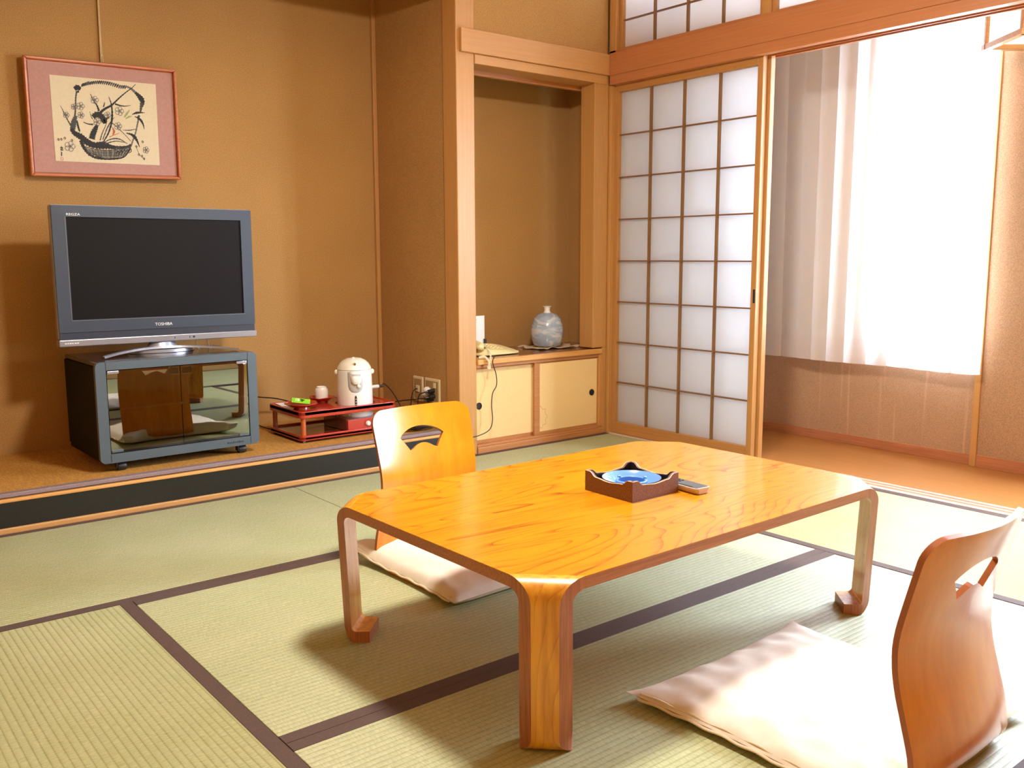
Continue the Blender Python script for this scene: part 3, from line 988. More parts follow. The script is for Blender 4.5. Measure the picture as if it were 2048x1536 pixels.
def cushion(loc, hx, hy, rz, label, seed, sag=None, T=0.036, dent=0.0, curl=0.0, full=0.55):
    n = 64
    rnd = random.Random(seed)
    waves = [(rnd.uniform(-1, 1), rnd.uniform(-1, 1), rnd.uniform(4, 11), rnd.uniform(0, 6.28), rnd.uniform(.0008, .0022)) for _ in range(14)]
    pts = {}
    vs, fs = [], []

    def P(i, j, side):
        u, v = -1 + 2 * i / n, -1 + 2 * j / n
        e = max(0.0, (1 - abs(u) ** 3.2) * (1 - abs(v) ** 3.2)) ** full
        pull = 0.055
        x = hx * u * (1 - pull * (1 - v * v) * abs(u) ** 3)
        y = hy * v * (1 - pull * (1 - u * u) * abs(v) ** 3)
        corner = (abs(u) * abs(v)) ** 6
        if dent and v > 0:
            y -= dent * v ** 3 * max(0.0, 1 - (u / 0.84) ** 4)
        x *= 1 + 0.03 * corner; y *= 1 + 0.03 * corner
        z = 0.0185 + 0.006 * corner + curl * max(0.0, v) ** 3
        wr = 0.0
        for (a, b, f, ph, am) in waves:
            wr += am * sin(f * (a * u + b * v) * 2 + ph)
        rim = 4 * e * (1 - e)
        wr += 0.004 * rim * sin(26 * (u + v * .35) + 3 * sin(5 * v)) * (0.4 + 0.6 * abs(v))
        if side > 0:
            zz = z + T * e + wr * 0.35 * min(1, e * 2)
            if sag:
                d = math.exp(-(((u - sag[0]) / .55) ** 2 + ((v - sag[1]) / .6) ** 2))
                zz -= sag[2] * d * e
        else:
            zz = max(0.0030 + 0.0008 * (1 - e), z - (0.022 + curl * max(0.0, v) ** 3) * e ** .6)
        return (x, y, zz)
    for side in (1, -1):
        for j in range(n + 1):
            for i in range(n + 1):
                if side < 0 and (i in (0, n) or j in (0, n)):
                    pts[(side, i, j)] = pts[(1, i, j)]
                    continue
                pts[(side, i, j)] = len(vs); vs.append(P(i, j, side))
    for side in (1, -1):
        for j in range(n):
            for i in range(n):
                q = (pts[(side, i, j)], pts[(side, i + 1, j)], pts[(side, i + 1, j + 1)], pts[(side, i, j + 1)])
                fs.append(q if side > 0 else q[::-1])
    e = tag(empty('floor_cushion', loc, rz), label, 'cushion', 'off-white floor cushions at the low table')
    obj('cover', B().add(vs, fs), 'cloth', e, local=True, smooth=True)
    # overlapping placket with two seams along the left side
    for dz, dx, r in ((-0.003, -0.002, 0.0032), (0.006, 0.006, 0.0022)):
        line = []
        for j in range(3, n - 2):
            p = Vector(vs[pts[(1, 0, j)]]) + Vector((dx, 0, dz + 0.0015 * sin(j * .7)))
            line.append(p)
        obj('piping', B().tube(line, r, 6), 'cloth_edge', e, local=True, smooth=True)
    return e


cushion((-1.752, -2.420, 0.0), 0.288, 0.274, radians(0.5), 'off-white square cushion under the foreground chair, lit bright by the window', 3, sag=(0.05, -0.9, 0.006))
cushion((-1.752, -1.238, 0.0), 0.288, 0.262, radians(1.0), 'off-white cushion half under the table at the far chair', 9, sag=(0, 0.9, 0.004), T=0.046, dent=0.072, curl=0.034, full=0.42)

# ================================================================== ON THE TABLE
TT = tz1
tr = tag(empty('ashtray_holder', (-1.7313, -1.8434, TT)), 'square dark brown holder with scalloped rim on the table', 'tray')
hs = 0.0815


def wavy(a):
    """rim height along a side, a in 0..1: high corners, ogee, low middle"""
    d = min(a, 1 - a)
    if d < 0.10: return 0.050
    if d < 0.22: return 0.050 - 0.012 * (0.5 - 0.5 * cos(pi * (d - 0.10) / 0.12))
    return 0.038 - 0.004 * (0.5 - 0.5 * cos(pi * (d - 0.22) / 0.28))


for q in range(4):
    N = 28
    b = B(); top = B()
    R4 = Matrix.Rotation(q * pi / 2, 3, 'Z')
    vs, fs, ts, tf = [], [], [], []
    for i in range(N + 1):
        a = i / N
        x = -hs + 2 * hs * a
        xi = max(-hs + .008, min(hs - .008, x))
        h = wavy(a)
        for (px, py, pz) in ((x, -hs, 0.0), (x, -hs, h), (xi, -hs + .008, h), (xi, -hs + .008, 0.0)):
            vs.append(R4 @ Vector((px, py, pz)))
        ts += [R4 @ Vector((x, -hs - .0002, h - .0004)), R4 @ Vector((x, -hs - .0002, h + .0007)), R4 @ Vector((xi, -hs + .0025, h + .0007))]
    for i in range(N):
        a, c = i * 4, i * 4 + 4
        fs += [(a, c, c + 1, a + 1), (a + 1, c + 1, c + 2, a + 2), (a + 2, c + 2, c + 3, a + 3)]
        a, c = i * 3, i * 3 + 3
        tf += [(a, c, c + 1, a + 1), (a + 1, c + 1, c + 2, a + 2)]
    w = obj('side', B().add(vs, fs), 'tray', tr, local=True)
    w.data.materials.append(MAT['tray_in'])
    for i, p in enumerate(w.data.polygons):
        if i % 3 == 2: p.material_index = 1
    obj('worn_rim', B().add(ts, tf), 'tray_edge', w, local=True)
obj('base', B().box(-hs + .004, hs - .004, -hs + .004, hs - .004, 0.0005, 0.0018), 'tray_in', tr, local=True)
bowl = tag(empty('ashtray', (-1.7313, -1.8434, TT + 0.0022)), 'round blue glazed ashtray sitting in the brown holder', 'ashtray')
pr = [(0.0001, 0.004), (0.030, 0.004), (0.034, 0.010), (0.035, 0.022), (0.033, 0.026), (0.036, 0.028), (0.040, 0.026), (0.041, 0.014), (0.052, 0.012),
      (0.066, 0.024), (0.0725, 0.0330), (0.0735, 0.0335), (0.0715, 0.0305), (0.055, 0.006), (0.042, 0.0), (0.0001, 0.0)]
obj('dish', B().lathe(pr, 64), 'celadon', bowl, local=True, smooth=True)
for a in (100, 220, 340):
    obj('rest_notch', B().ball((0.037 * cos(radians(a)), 0.037 * sin(radians(a)), 0.029), 0.005, 0.005, 0.004), 'celadon', bowl, local=True, smooth=True)

rm = tag(empty('remote_control', (-1.6160, -1.9101, TT), radians(-3)), 'small grey remote control lying beside the brown holder', 'remote')
bd = B()
vs = []
for z, k in ((0.0006, 0.74), (0.009, 0.92), (0.0125, 1.0), (0.0165, 1.0)):
    for x, y in rrect(-0.0245 * k, 0.0245 * k, -0.070 * (0.9 + .1 * k), 0.070 * (0.9 + .1 * k), 0.006, 4):
        vs.append((x, y, z))
m_ = len(vs) // 4
fs = [tuple(reversed(range(m_)))] + [tuple(range(3 * m_, 4 * m_))]
for s in range(3):
    for i in range(m_):
        fs.append((s * m_ + i, s * m_ + (i + 1) % m_, (s + 1) * m_ + (i + 1) % m_, (s + 1) * m_ + i))
obj('body', bd.add(vs, fs), 'remote_edge', rm, local=True, bev=0.001)
obj('face_plate', B().prism(rrect(-0.0215, 0.0215, -0.066, 0.066, 0.004, 4), 0.0165, 0.0178), 'remote', rm, local=True, bev=0.0005)
obj('display', B().box(-0.021, -0.0165, -0.050, -0.004, 0.0178, 0.0182), 'black', rm, local=True)
for i in range(3):
    for j in range(4):
        obj('button', B().lathe([(0.0001, 0.0195), (0.0030, 0.0195), (0.0036, 0.0185), (0.0036, 0.0178)], 10, (-0.011 + 0.011 * i, 0.010 + 0.012 * j, 0)), 'black', rm, local=True)

# ================================================================== TELEVISION AND STAND
RZ = radians(-1.2)
stand = tag(empty('tv_stand', (-2.167, 0.108, TZ), RZ + radians(2.2)), 'black television cabinet on casters with mirrored glass doors', 'cabinet')
SW, SD, SB, SH = 0.3075, 0.42, 0.040, 0.410     # half width, depth, underside, height (local z)
obj('top_panel', B().box(-SW + .006, SW - .006, 0.012, SD, SH - .018, SH - .001), 'stand_top', stand, local=True, bev=0.004)
obj('bottom_panel', B().box(-SW + .006, SW - .006, 0.012, SD, SB, SB + .018), 'stand_side', stand, local=True, bev=0.003)
for s in (-1, 1):
    a, b2 = sorted((s * (SW - .002), s * (SW - .020)))
    obj('side_panel', B().box(a, b2, 0.012, SD, SB + .018, SH - .018), 'stand_side', stand, local=True, bev=0.003)
obj('back_panel', B().box(-SW + .02, SW - .02, SD - .008, SD, SB + .018, SH - .018), 'stand_side', stand, local=True)
# front frame: rounded outline with a rectangular opening, four pieces mitred into one part
o1 = rrect(-SW, SW, SB - 0.004, SH, 0.020, 6)
ix0, ix1, iz0, iz1 = -SW + .037, SW - .037, SB + .030, SH - .030
inner_ = []
for (x, z) in o1:
    inner_.append((min(max(x * 1.0, ix0), ix1), min(max(z, iz0), iz1)))
nn = len(o1)
vs = [(x, 0.0, z) for x, z in o1] + [(x, 0.0, z) for x, z in inner_] + [(x, 0.020, z) for x, z in o1] + [(x, 0.012, z) for x, z in inner_]
fs = []
for i in range(nn):
    j = (i + 1) % nn
    fs += [(i, j, nn + j, nn + i), (i, 2 * nn + i, 2 * nn + j, j), (nn + i, nn + j, 3 * nn + j, 3 * nn + i), (2 * nn + i, 3 * nn + i, 3 * nn + j, 2 * nn + j)]
fr = obj('front_frame', B().add(vs, fs), 'stand_front', stand, local=True)
for s in (-1, 1):
    for (za, zb) in ((SB, SB + .028), (SH - .029, SH - .001)):
        obj('frame_seam', B().box(s * (SW - .037) - .0007, s * (SW - .037) + .0007, -.0006, 0.001, za, zb), 'stand_side', fr, local=True)
for i in range(9):               # small worn badge lettering, lower right of the frame
    x = 0.172 + 0.0078 * i
    obj('badge_mark', B().box(x, x + 0.0052, -0.0006, 0.0004, SB + 0.009, SB + 0.009 + (0.008 if i % 3 == 0 else 0.006)), 'tv_dark', fr, local=True)
for s in (-1, 1):
    a, b2 = sorted((s * 0.0012, s * (SW - .040)))
    g = obj('glass_door', B().box(a, b2, 0.003, 0.007, iz0 + .003, iz1 - .003), 'stand_glass', stand, local=True)
    for z in (iz0 + .004, iz1 - .014):
        x = s * (SW - .062)
        obj('hinge', B().box(x - .020, x + .020, 0.001, 0.009, z, z + .010), 'tv_silver' if z > .2 else 'stand_front', g, local=True, bev=0.001)
    x = s * 0.026
    obj('door_catch', B().box(x - .020, x + .020, 0.0005, 0.003, iz1 - .034, iz1 - .006), 'clear_plastic', g, local=True, bev=0.003)
sh = obj('inner_shelf', B().box(-SW + .022, SW - .022, 0.06, SD - .01, 0.222, 0.228), 'shelf_glass', stand, local=True)
obj('shelf_edge', B().box(-SW + .022, SW - .022, 0.056, 0.06, 0.221, 0.229), 'shelf_edge', sh, local=True)


def caster(par, x, y, r, top, wmat, wid=0.030):
    c = obj('caster', B().box(x - wid * .45, x - wid * .30, y - r * .7, y + r * .9, r * .7, top).box(x - wid * .35, x + wid * .35, y - r * .3, y + r * .9, top - .008, top), 'black', par, local=True)
    w = B().lathe([(0.0001, -wid / 2), (r * .92, -wid / 2), (r, -wid / 2 + .003), (r, wid / 2 - .003), (r * .92, wid / 2), (0.0001, wid / 2)], 24)
    w.xform(lambda a, b, d: (x + .006 + d, y + a, r + .0006 + b))
    obj('wheel', w, wmat, c, local=True, smooth=True)


for (x, y) in ((-0.235, 0.028), (0.235, 0.028), (-0.235, 0.36), (0.235, 0.36)):
    caster(stand, x, y, 0.0165, SB, 'black')

TVZ = TZ + SH                                    # stand top
tv = tag(empty('television', (-2.149, 0.330, TVZ), RZ), 'grey flat television with a dark screen on the black cabinet', 'television')
z0 = 0.587 - TVZ; z1 = 1.116 - TVZ
HX = 0.384
obj('housing', B().box(-HX + .03, HX - .03, 0.045, 0.100, z0 + .05, z1 - .03), 'black', tv, local=True, bev=0.015)
obj('silver_rim', B().plate_xz(rrect(-HX, HX, z0 + .026, z1, 0.008, 4), 0.010, 0.046), 'tv_silver', tv, local=True, bev=0.002)
sx0, sx1, sz0, sz1 = -0.332, 0.335, 0.687 - TVZ, 1.071 - TVZ
bz0 = 0.640 - TVZ
o1 = rrect(-HX + .003, HX - .003, bz0, z1 - .003, 0.005, 4)
inn = [(min(max(x, sx0), sx1), min(max(z, sz0), sz1)) for x, z in o1]
nn = len(o1)
vs = [(x, 0.0, z) for x, z in o1] + [(x, -0.0005, z) for x, z in inn] + [(x, 0.014, z) for x, z in o1] + [(x, 0.008, z) for x, z in inn]
fs = []
for i in range(nn):
    j = (i + 1) % nn
    fs += [(i, j, nn + j, nn + i), (i, 2 * nn + i, 2 * nn + j, j), (nn + i, nn + j, 3 * nn + j, 3 * nn + i)]
bz = obj('bezel', B().add(vs, fs), 'tv_grey', tv, local=True)
tz_ = sz0 - .002
obj('bezel_lip', B().box(sx0 - .004, sx1 + .003, -.0012, 0.0, tz_ - .001, tz_), 'tv_silver', bz, local=True)
obj('bezel_lip', B().box(sx0 - .004, sx0 - .003, -.0012, 0.0, tz_, sz1), 'tv_silver', bz, local=True)
obj('screen', B().box(sx0, sx1, 0.006, 0.009, sz0, sz1), 'tv_screen', tv, local=True)
obj('speaker_strip', B().box(-HX + .004, HX - .004, 0.004, 0.012, z0 + .024, bz0), 'tv_dark', tv, local=True)
sb = obj('lower_bar', B().box(-HX - .001, HX + .001, -0.004, 0.046, z0, z0 + .026), 'tv_silver', tv, local=True, bev=0.003)
for x, c, w in ((0.040, 'tv_dark', .003), (0.100, 'black', .003), (0.114, 'black', .008)):
    obj('indicator', B().box(x, x + w, -.0048, -.004, z0 + .010, z0 + .017), c, sb, local=True)
for i in range(6):
    x = -0.366 + 0.0085 * i
    obj('bar_print', B().box(x, x + (0.006 if i != 3 else 0.004), -.0046, -.0039, z0 + .011, z0 + .0145), 'white_print', sb, local=True)
text('logo', 'TOSHIBA', 0.0165, 'white_print', tv, (0.002, -0.0006, 0.657 - TVZ), (pi / 2, 0, 0), 0.0004, 1.0)
text('logo', 'REGZA', 0.0125, 'white_print', tv, (-0.307, -0.0006, 1.080 - TVZ), (pi / 2, 0, 0), 0.0004, 1.25)
nk = B().lathe([(0.0001, 0.0), (0.062, 0.0), (0.058, 0.012), (0.050, 0.022), (0.046, 0.034), (0.0001, 0.034)], 32).xform(lambda a, b, c: (a, 0.03 + b * .55, 0.016 + c))
obj('neck', nk, 'tv_silver', tv, local=True, smooth=True)
obj('neck_column', B().box(-.035, .035, .03, .06, .03, z0 + .08), 'black', tv, local=True)
base = B(); vs = []; fs = []
N = 28
for i in range(N + 1):
    t = -1 + 2 * i / N
    x = 0.258 * t
    yc = 0.015 - 0.125 * t * t
    zc = 0.0165 - 0.0145 * t * t
    hw_ = 0.021 - 0.003 * abs(t)
    th = 0.009 - .002 * abs(t)
    vs += [(x, yc - hw_, zc), (x, yc + hw_, zc), (x, yc + hw_ * .8, zc + th), (x, yc - hw_ * .8, zc + th)]
for i in range(N):
    a, c = i * 4, i * 4 + 4
    for k in range(4):
        fs.append((a + k, a + (k + 1) % 4, c + (k + 1) % 4, c + k))
fs += [(0, 3, 2, 1), (N * 4, N * 4 + 1, N * 4 + 2, N * 4 + 3)]
obj('base', base.add(vs, fs), 'tv_silver', tv, local=True, smooth=True)
obj('base_plate', B().lathe([(0.0001, 0.0005), (0.12, 0.0005), (0.118, 0.012), (0.0001, 0.018)], 40).xform(lambda a, b, c: (a * 1.1, 0.045 + b * .55, c)), 'tv_silver', tv, local=True, smooth=True)
for x in (0.150, 0.198):
    obj('cable', B().tube(spline([(x - .02, 0.07, z0 + .06), (x - .005, 0.075, z0 + .02), (x + .012, 0.085, 0.004), (x + .03, 0.11, 0.004)], 6), 0.0022, 6), 'cord_cream', tv, local=True, smooth=True)

# ================================================================== PICTURE
PY = 0.665
# frame corners on the plane y = PY
pTL, pTR, pBR, pBL = (-2.508, 1.690), (-1.918, 1.711), (-1.942, 1.257), (-2.531, 1.240)
pTL, pTR, pBR, pBL = (-2.520, 1.697), (-1.931, 1.711), (-1.931, 1.253), (-2.520, 1.239)
pic = tag(empty('framed_picture', (-2.225, PY, 1.24)), 'ink painting of a flower basket in a thin wooden frame, hung above the television', 'picture')


def bil(u, v):                    # u right, v down
    x = (pTL[0] * (1 - u) + pTR[0] * u) * (1 - v) + (pBL[0] * (1 - u) + pBR[0] * u) * v
    z = (pTL[1] * (1 - u) + pTR[1] * u) * (1 - v) + (pBL[1] * (1 - u) + pBR[1] * u) * v
    return x, z


fwid = 0.0115
for (ua, va, ub, vb) in ((0, 0, 1, 0), (1, 0, 1, 1), (1, 1, 0, 1), (0, 1, 0, 0)):
    du, dv = fwid / 0.589, fwid / 0.458
    A, Bp = bil(ua, va), bil(ub, vb)
    iu = lambda u: du if u == 0 else 1 - du
    iv = lambda v: dv if v == 0 else 1 - dv
    C_, D_ = bil(iu(ub), iv(vb)), bil(iu(ua), iv(va))
    obj('frame_bar', B().plate_xz([A, Bp, C_, D_], PY - 0.012, PY + 0.018), 'frame', pic, bev=0.004)
obj('backing', B().plate_xz([bil(.02, .02), bil(.98, .02), bil(.98, .98), bil(.02, .98)], PY + .008, PY + .016), 'frame', pic)
obj('mount', B().plate_xz([bil(.028, .035), bil(.972, .035), bil(.972, .965), bil(.028, .965)], PY + .003, PY + .008), 'mount', pic)
FZ = [(195, 130), (1325, 233), (1325, 1035), (215, 1010)]      # frame corners in sketch units


def inv_bil(px, py):
    (x0, y0), (x1, y1), (x2, y2), (x3, y3) = FZ
    u, v = 0.5, 0.5
    for _ in range(12):
        X = (x0 * (1 - u) + x1 * u) * (1 - v) + (x3 * (1 - u) + x2 * u) * v
        Y = (y0 * (1 - u) + y1 * u) * (1 - v) + (y3 * (1 - u) + y2 * u) * v
        Xu = (x1 - x0) * (1 - v) + (x2 - x3) * v; Xv = (x3 - x0) * (1 - u) + (x2 - x1) * u
        Yu = (y1 - y0) * (1 - v) + (y2 - y3) * v; Yv = (y3 - y0) * (1 - u) + (y2 - y1) * u
        det = Xu * Yv - Xv * Yu
        dx, dy = px - X, py - Y
        u += (dx * Yv - dy * Xv) / det; v += (dy * Xu - dx * Yu) / det
    return u, v


def S(px, py):
    return bil(*inv_bil(px, py))


paper = obj('painting_paper', B().plate_xz([S(375, 268), S(1162, 335), S(1162, 928), S(390, 897)], PY + .0018, PY + .003), 'washi', pic)
INK = {'ink': B(), 'ink_mid': B(), 'ink_pale': B(), 'ink_green': B(), 'ink_red': B()}
layer = [0]


def stroke(kind, pts, w0, w1=None, wm=None, k=6):
    """brush stroke through sketch points, widths in sketch units at start, middle, end"""
    w1 = w0 if w1 is None else w1
    wm = (w0 + w1) / 2 if wm is None else wm
    layer[0] += 1
    y = PY + .0016 - 0.000004 * layer[0]
    P = spline([(a, 0, b) for a, b in pts], k)
    n = len(P) - 1
    vs, fs = [], []
    for i, p in enumerate(P):
        d = P[min(i + 1, n)] - P[max(i - 1, 0)]
        d = d.normalized() if d.length > 0 else Vector((1, 0, 0))
        t = i / n
        w = (w0 * (1 - 2 * t) + wm * 2 * t) if t < .5 else (wm * (2 - 2 * t) + w1 * (2 * t - 1))
        w *= 0.5 * (1 + 0.25 * sin(i * 2.7))
        nx, nz = -d.z, d.x
        for s in (1, -1):
            x, z = S(p.x + nx * w * s, p.z + nz * w * s)
            vs.append((x, y, z))
    for i in range(n):
        fs.append((2 * i, 2 * i + 1, 2 * i + 3, 2 * i + 2))
    INK[kind].add(vs, fs)


def blossom(cx, cy, r, kind='ink_pale'):
    for i in range(5):
        a = i * 2 * pi / 5
        px, py = cx + r * .62 * cos(a), cy + r * .62 * sin(a)
        stroke(kind, [(px + r * .5 * cos(t), py + r * .5 * sin(t)) for t in np.linspace(0, 2 * pi, 8)], 4, 3, 4, 3)
    for i in range(4):
        a = i * 1.6
        stroke(kind, [(cx, cy), (cx + r * .35 * cos(a), cy + r * .35 * sin(a))], 4, 6, k=2)


# basket handle
stroke('ink', [(548, 372), (568, 360), (592, 372)], 30, 26, 40)
stroke('ink', [(556, 395), (580, 388)], 14, 14)
stroke('ink_mid', [(560, 400), (553, 440), (550, 490), (545, 540), (540, 570)], 12, 14, 10)
stroke('ink_pale', [(600, 348), (625, 336), (660, 322)], 16, 22)
for i in range(22):
    a = i / 21
    x = 605 + 320 * a
    y = 340 - 26 * sin(pi * min(1, a * 1.15)) + 14 * a
    stroke('ink' if i % 4 in (0, 1) else 'ink_mid', [(x - 6, y + 14), (x + 2, y), (x + 10, y - 10)], 7, 10, 13, 3)
stroke('ink_pale', [(925, 348), (965, 365), (1000, 395)], 12, 20)
stroke('ink', [(1000, 395), (1030, 425), (1052, 460), (1042, 500)], 18, 20, 40)
stroke('ink_mid', [(1045, 470), (1035, 520), (1030, 545)], 26, 8)
stroke('ink_pale', [(1022, 560), (1005, 620), (985, 690), (960, 750), (945, 790)], 14, 12, 11)
# left rim of basket, trunk-like strokes
stroke('ink_mid', [(548, 565), (535, 600), (525, 640), (518, 680)], 22, 34, 42)
stroke('ink', [(512, 660), (530, 690), (570, 715), (610, 745), (650, 770)], 22, 34, 44)
stroke('ink', [(555, 600), (560, 640), (570, 680)], 8, 12, 14)
stroke('ink', [(600, 750), (650, 775), (710, 785), (770, 790), (830, 800)], 40, 22, 46)
stroke('ink', [(690, 770), (740, 765), (790, 785), (850, 795), (920, 790), (945, 775)], 24, 16, 18)
stroke('ink_mid', [(830, 800), (890, 805), (940, 785)], 12, 26, 14)
# basket body
stroke('ink', [(575, 745), (590, 790), (620, 835), (665, 868), (720, 880), (800, 882), (870, 872), (905, 850), (930, 815), (940, 790)], 26, 12, 12)
for i in range(7):
    a = i / 6
    y = 800 + 70 * a
    xl, xr = 595 + 70 * a * a + 10 * a, 938 - 60 * a * a
    stroke('ink_mid' if i % 2 else 'ink', [(xl, y - 10), ((xl * 2 + xr) / 3, y + 16 - 8 * a), ((xl + xr * 2) / 3, y + 14 - 8 * a), (xr, y - 18 * (1 - a))], 6, 7, 8)
for i in range(16):
    x = 612 + 20.5 * i
    stroke('ink_mid', [(x, 806 + 5 * sin(i)), (x + 10 - i, 838), (x + 14 - 2.2 * i, 862 - 0.2 * abs(i - 8))], 4, 5, 6, 3)
for i in range(5):
    x = 830 + 24 * i
    stroke('ink', [(x, 845 - 4 * i), (x + 16, 822 - 4 * i), (x + 18, 850 - 6 * i), (x - 2, 858 - 5 * i)], 6, 5, 7, 4)
# plum trunk and rocks
stroke('ink', [(655, 735), (665, 700), (685, 660), (700, 630)], 44, 20, 40)
stroke('ink', [(672, 575), (700, 555), (735, 570), (750, 600)], 36, 40, 44)
stroke('ink', [(735, 590), (755, 610), (765, 590), (790, 575)], 30, 8, 28)
stroke('ink', [(720, 560), (735, 535), (770, 510), (810, 490), (840, 465), (880, 430), (925, 395), (970, 365), (1005, 335)], 22, 4, 12)
stroke('ink', [(840, 478), (880, 490), (920, 494), (960, 488)], 12, 3, 8)
stroke('ink', [(718, 530), (705, 490), (680, 450), (660, 405)], 16, 4, 8)
stroke('ink', [(600, 612), (635, 625), (670, 628)], 5, 12, 8)
stroke('ink', [(650, 535), (655, 560), (668, 590)], 4, 6)
stroke('ink_mid', [(510, 640), (480, 580), (455, 520), (440, 490)], 10, 2, 6)
# orchid leaves
stroke('ink', [(740, 755), (780, 690), (805, 620), (815, 550), (812, 480), (795, 425)], 8, 4, 16)
stroke('ink', [(735, 740), (770, 660), (800, 610), (830, 575)], 6, 3, 8)
stroke('ink_mid', [(715, 745), (735, 690), (760, 640), (775, 600)], 8, 4)
stroke('ink_mid', [(810, 615), (860, 660), (910, 710), (945, 750)], 6, 4)
stroke('ink_mid', [(740, 760), (800, 735), (860, 735), (920, 770)], 6, 4, 10)
stroke('ink_mid', [(750, 770), (830, 750), (900, 760)], 10, 4)
stroke('ink', [(915, 690), (960, 705), (990, 740), (1012, 795)], 6, 3, 26)
stroke('ink_mid', [(890, 668), (940, 670), (995, 660)], 3, 3, 8)
stroke('ink', [(965, 555), (1005, 542), (1065, 542)], 4, 3, 18)
stroke('ink', [(985, 570), (1020, 585), (1045, 620), (1055, 662)], 5, 3, 18)
stroke('ink', [(1015, 595), (1010, 575), (1020, 560)], 14, 8)
stroke('ink', [(752, 500), (760, 480), (762, 465)], 10, 4)
stroke('ink_green', [(905, 575), (925, 550), (950, 520)], 10, 4, 16)
stroke('ink_green', [(915, 585), (940, 572), (965, 565)], 8, 4, 14)
stroke('ink_green', [(650, 540), (662, 570)], 4, 7)
stroke('ink_red', [(812, 650), (822, 680), (812, 705)], 6, 8, 18)
stroke('ink_red', [(785, 720), (835, 700), (862, 690)], 6, 3)
for (cx, cy, r) in ((585, 495, 26), (585, 560, 22), (690, 450, 26), (870, 530, 30), (780, 560, 22), (855, 640, 26), (480, 560, 20), (495, 790, 34), (1060, 815, 22), (700, 610, 24), (540, 500, 20)):
    blossom(cx, cy, r)
for (cx, cy) in ((415, 740), (435, 738), (460, 730), (510, 745), (1035, 755), (1040, 880), (1000, 850), (1025, 860), (985, 790)):
    stroke('ink_mid', [(cx - 6, cy + 4), (cx, cy - 8), (cx + 7, cy), (cx, cy + 9)], 4, 6, 5, 3)
stroke('ink_pale', [(985, 790), (995, 820), (1010, 850), (1040, 880)], 3, 3)
# signature and seal
for pts in ([(425, 800), (445, 797)], [(435, 788), (433, 822)], [(426, 812), (444, 818)], [(440, 800), (444, 822)], [(430, 840), (440, 838)], [(434, 830), (433, 862)], [(427, 852), (440, 850)]):
    stroke('ink', pts, 5, 4, k=3)
stroke('ink_red', [(428, 872), (428, 890), (441, 890), (441, 872), (428, 872)], 2.5, 2.5, k=2)
for k, b in INK.items():
    tag(obj('brushwork', b, k, paper), kind='stuff')
cz = bil(.5, 0)[1]
obj('hanging_cord', B().tube([(-2.222, PY + .03, cz - .02), (-2.219, PY + .032, 2.0), (-2.216, PY + .032, 2.44)], 0.0028, 6)
    .tube([(-2.214, PY + .03, cz - .02), (-2.2165, PY + .034, 1.80), (-2.213, PY + .034, 2.44)], 0.002, 6).ball((-2.2195, PY + .032, cz + .035), .0055), 'cord_hemp', pic, smooth=True)

# ================================================================== TEA WAGON
wg = tag(empty('tea_wagon', (-1.425, 0.300, TZ)), 'red lacquered two-tier tea trolley in the alcove corner', 'trolley')
wx0, wx1, wy0, wy1 = -1.662, -1.185, 0.142, 0.465
KX, KY = -1.336, 0.258
KR = 0.0810


def shelf_hole(z0, z1):
    """rounded rectangle slab with a round hole for the kettle"""
    n = 72
    poly = rrect(wx0, wx1, wy0, wy1, 0.022, 6)

    def hit(a):
        d = (cos(a), sin(a)); best = 9
        for i in range(len(poly)):
            (x1, y1), (x2, y2) = poly[i], poly[(i + 1) % len(poly)]
            ex, ey = x2 - x1, y2 - y1
            den = d[0] * ey - d[1] * ex
            if abs(den) < 1e-12: continue
            t = ((x1 - KX) * ey - (y1 - KY) * ex) / den
            s = ((x1 - KX) * d[1] - (y1 - KY) * d[0]) / den
            if t > 0 and -1e-6 <= s <= 1 + 1e-6: best = min(best, t)
        return KX + d[0] * best, KY + d[1] * best
    angs = sorted([2 * pi * i / n for i in range(n)] + [math.atan2(y - KY, x - KX) % (2 * pi) for x, y in poly])
    m = len(angs)
    vs = []
    for z in (z0, z1):
        for a in angs:
            vs.append((KX + (KR + .008) * cos(a), KY + (KR + .008) * sin(a), z)); vs.append((*hit(a), z))
    fs = []
    for i in range(m):
        a, b = 2 * i, 2 * ((i + 1) % m)
        T = 2 * m
        fs += [(a, a + 1, b + 1, b), (T + a, T + b, T + b + 1, T + a + 1), (a + 1, T + a + 1, T + b + 1, b + 1), (a, b, T + b, T + a)]
    return B().add(vs, fs)


def rim(z0, z1):
    o = rrect(wx0, wx1, wy0, wy1, 0.022, 6); i_ = rrect(wx0 + .010, wx1 - .010, wy0 + .010, wy1 - .010, 0.014, 6)
    n = len(o)
    vs = [(x, y, z) for z in (z0, z1) for x, y in o] + [(x, y, z) for z in (z0, z1) for x, y in i_]
    fs = []
    for k in range(n):
        j = (k + 1) % n
        fs += [(k, j, n + j, n + k), (2 * n + k, 3 * n + k, 3 * n + j, 2 * n + j), (n + k, n + j, 3 * n + j, 3 * n + k), (k, 2 * n + k, 2 * n + j, j)]
    return B().add(vs, fs)


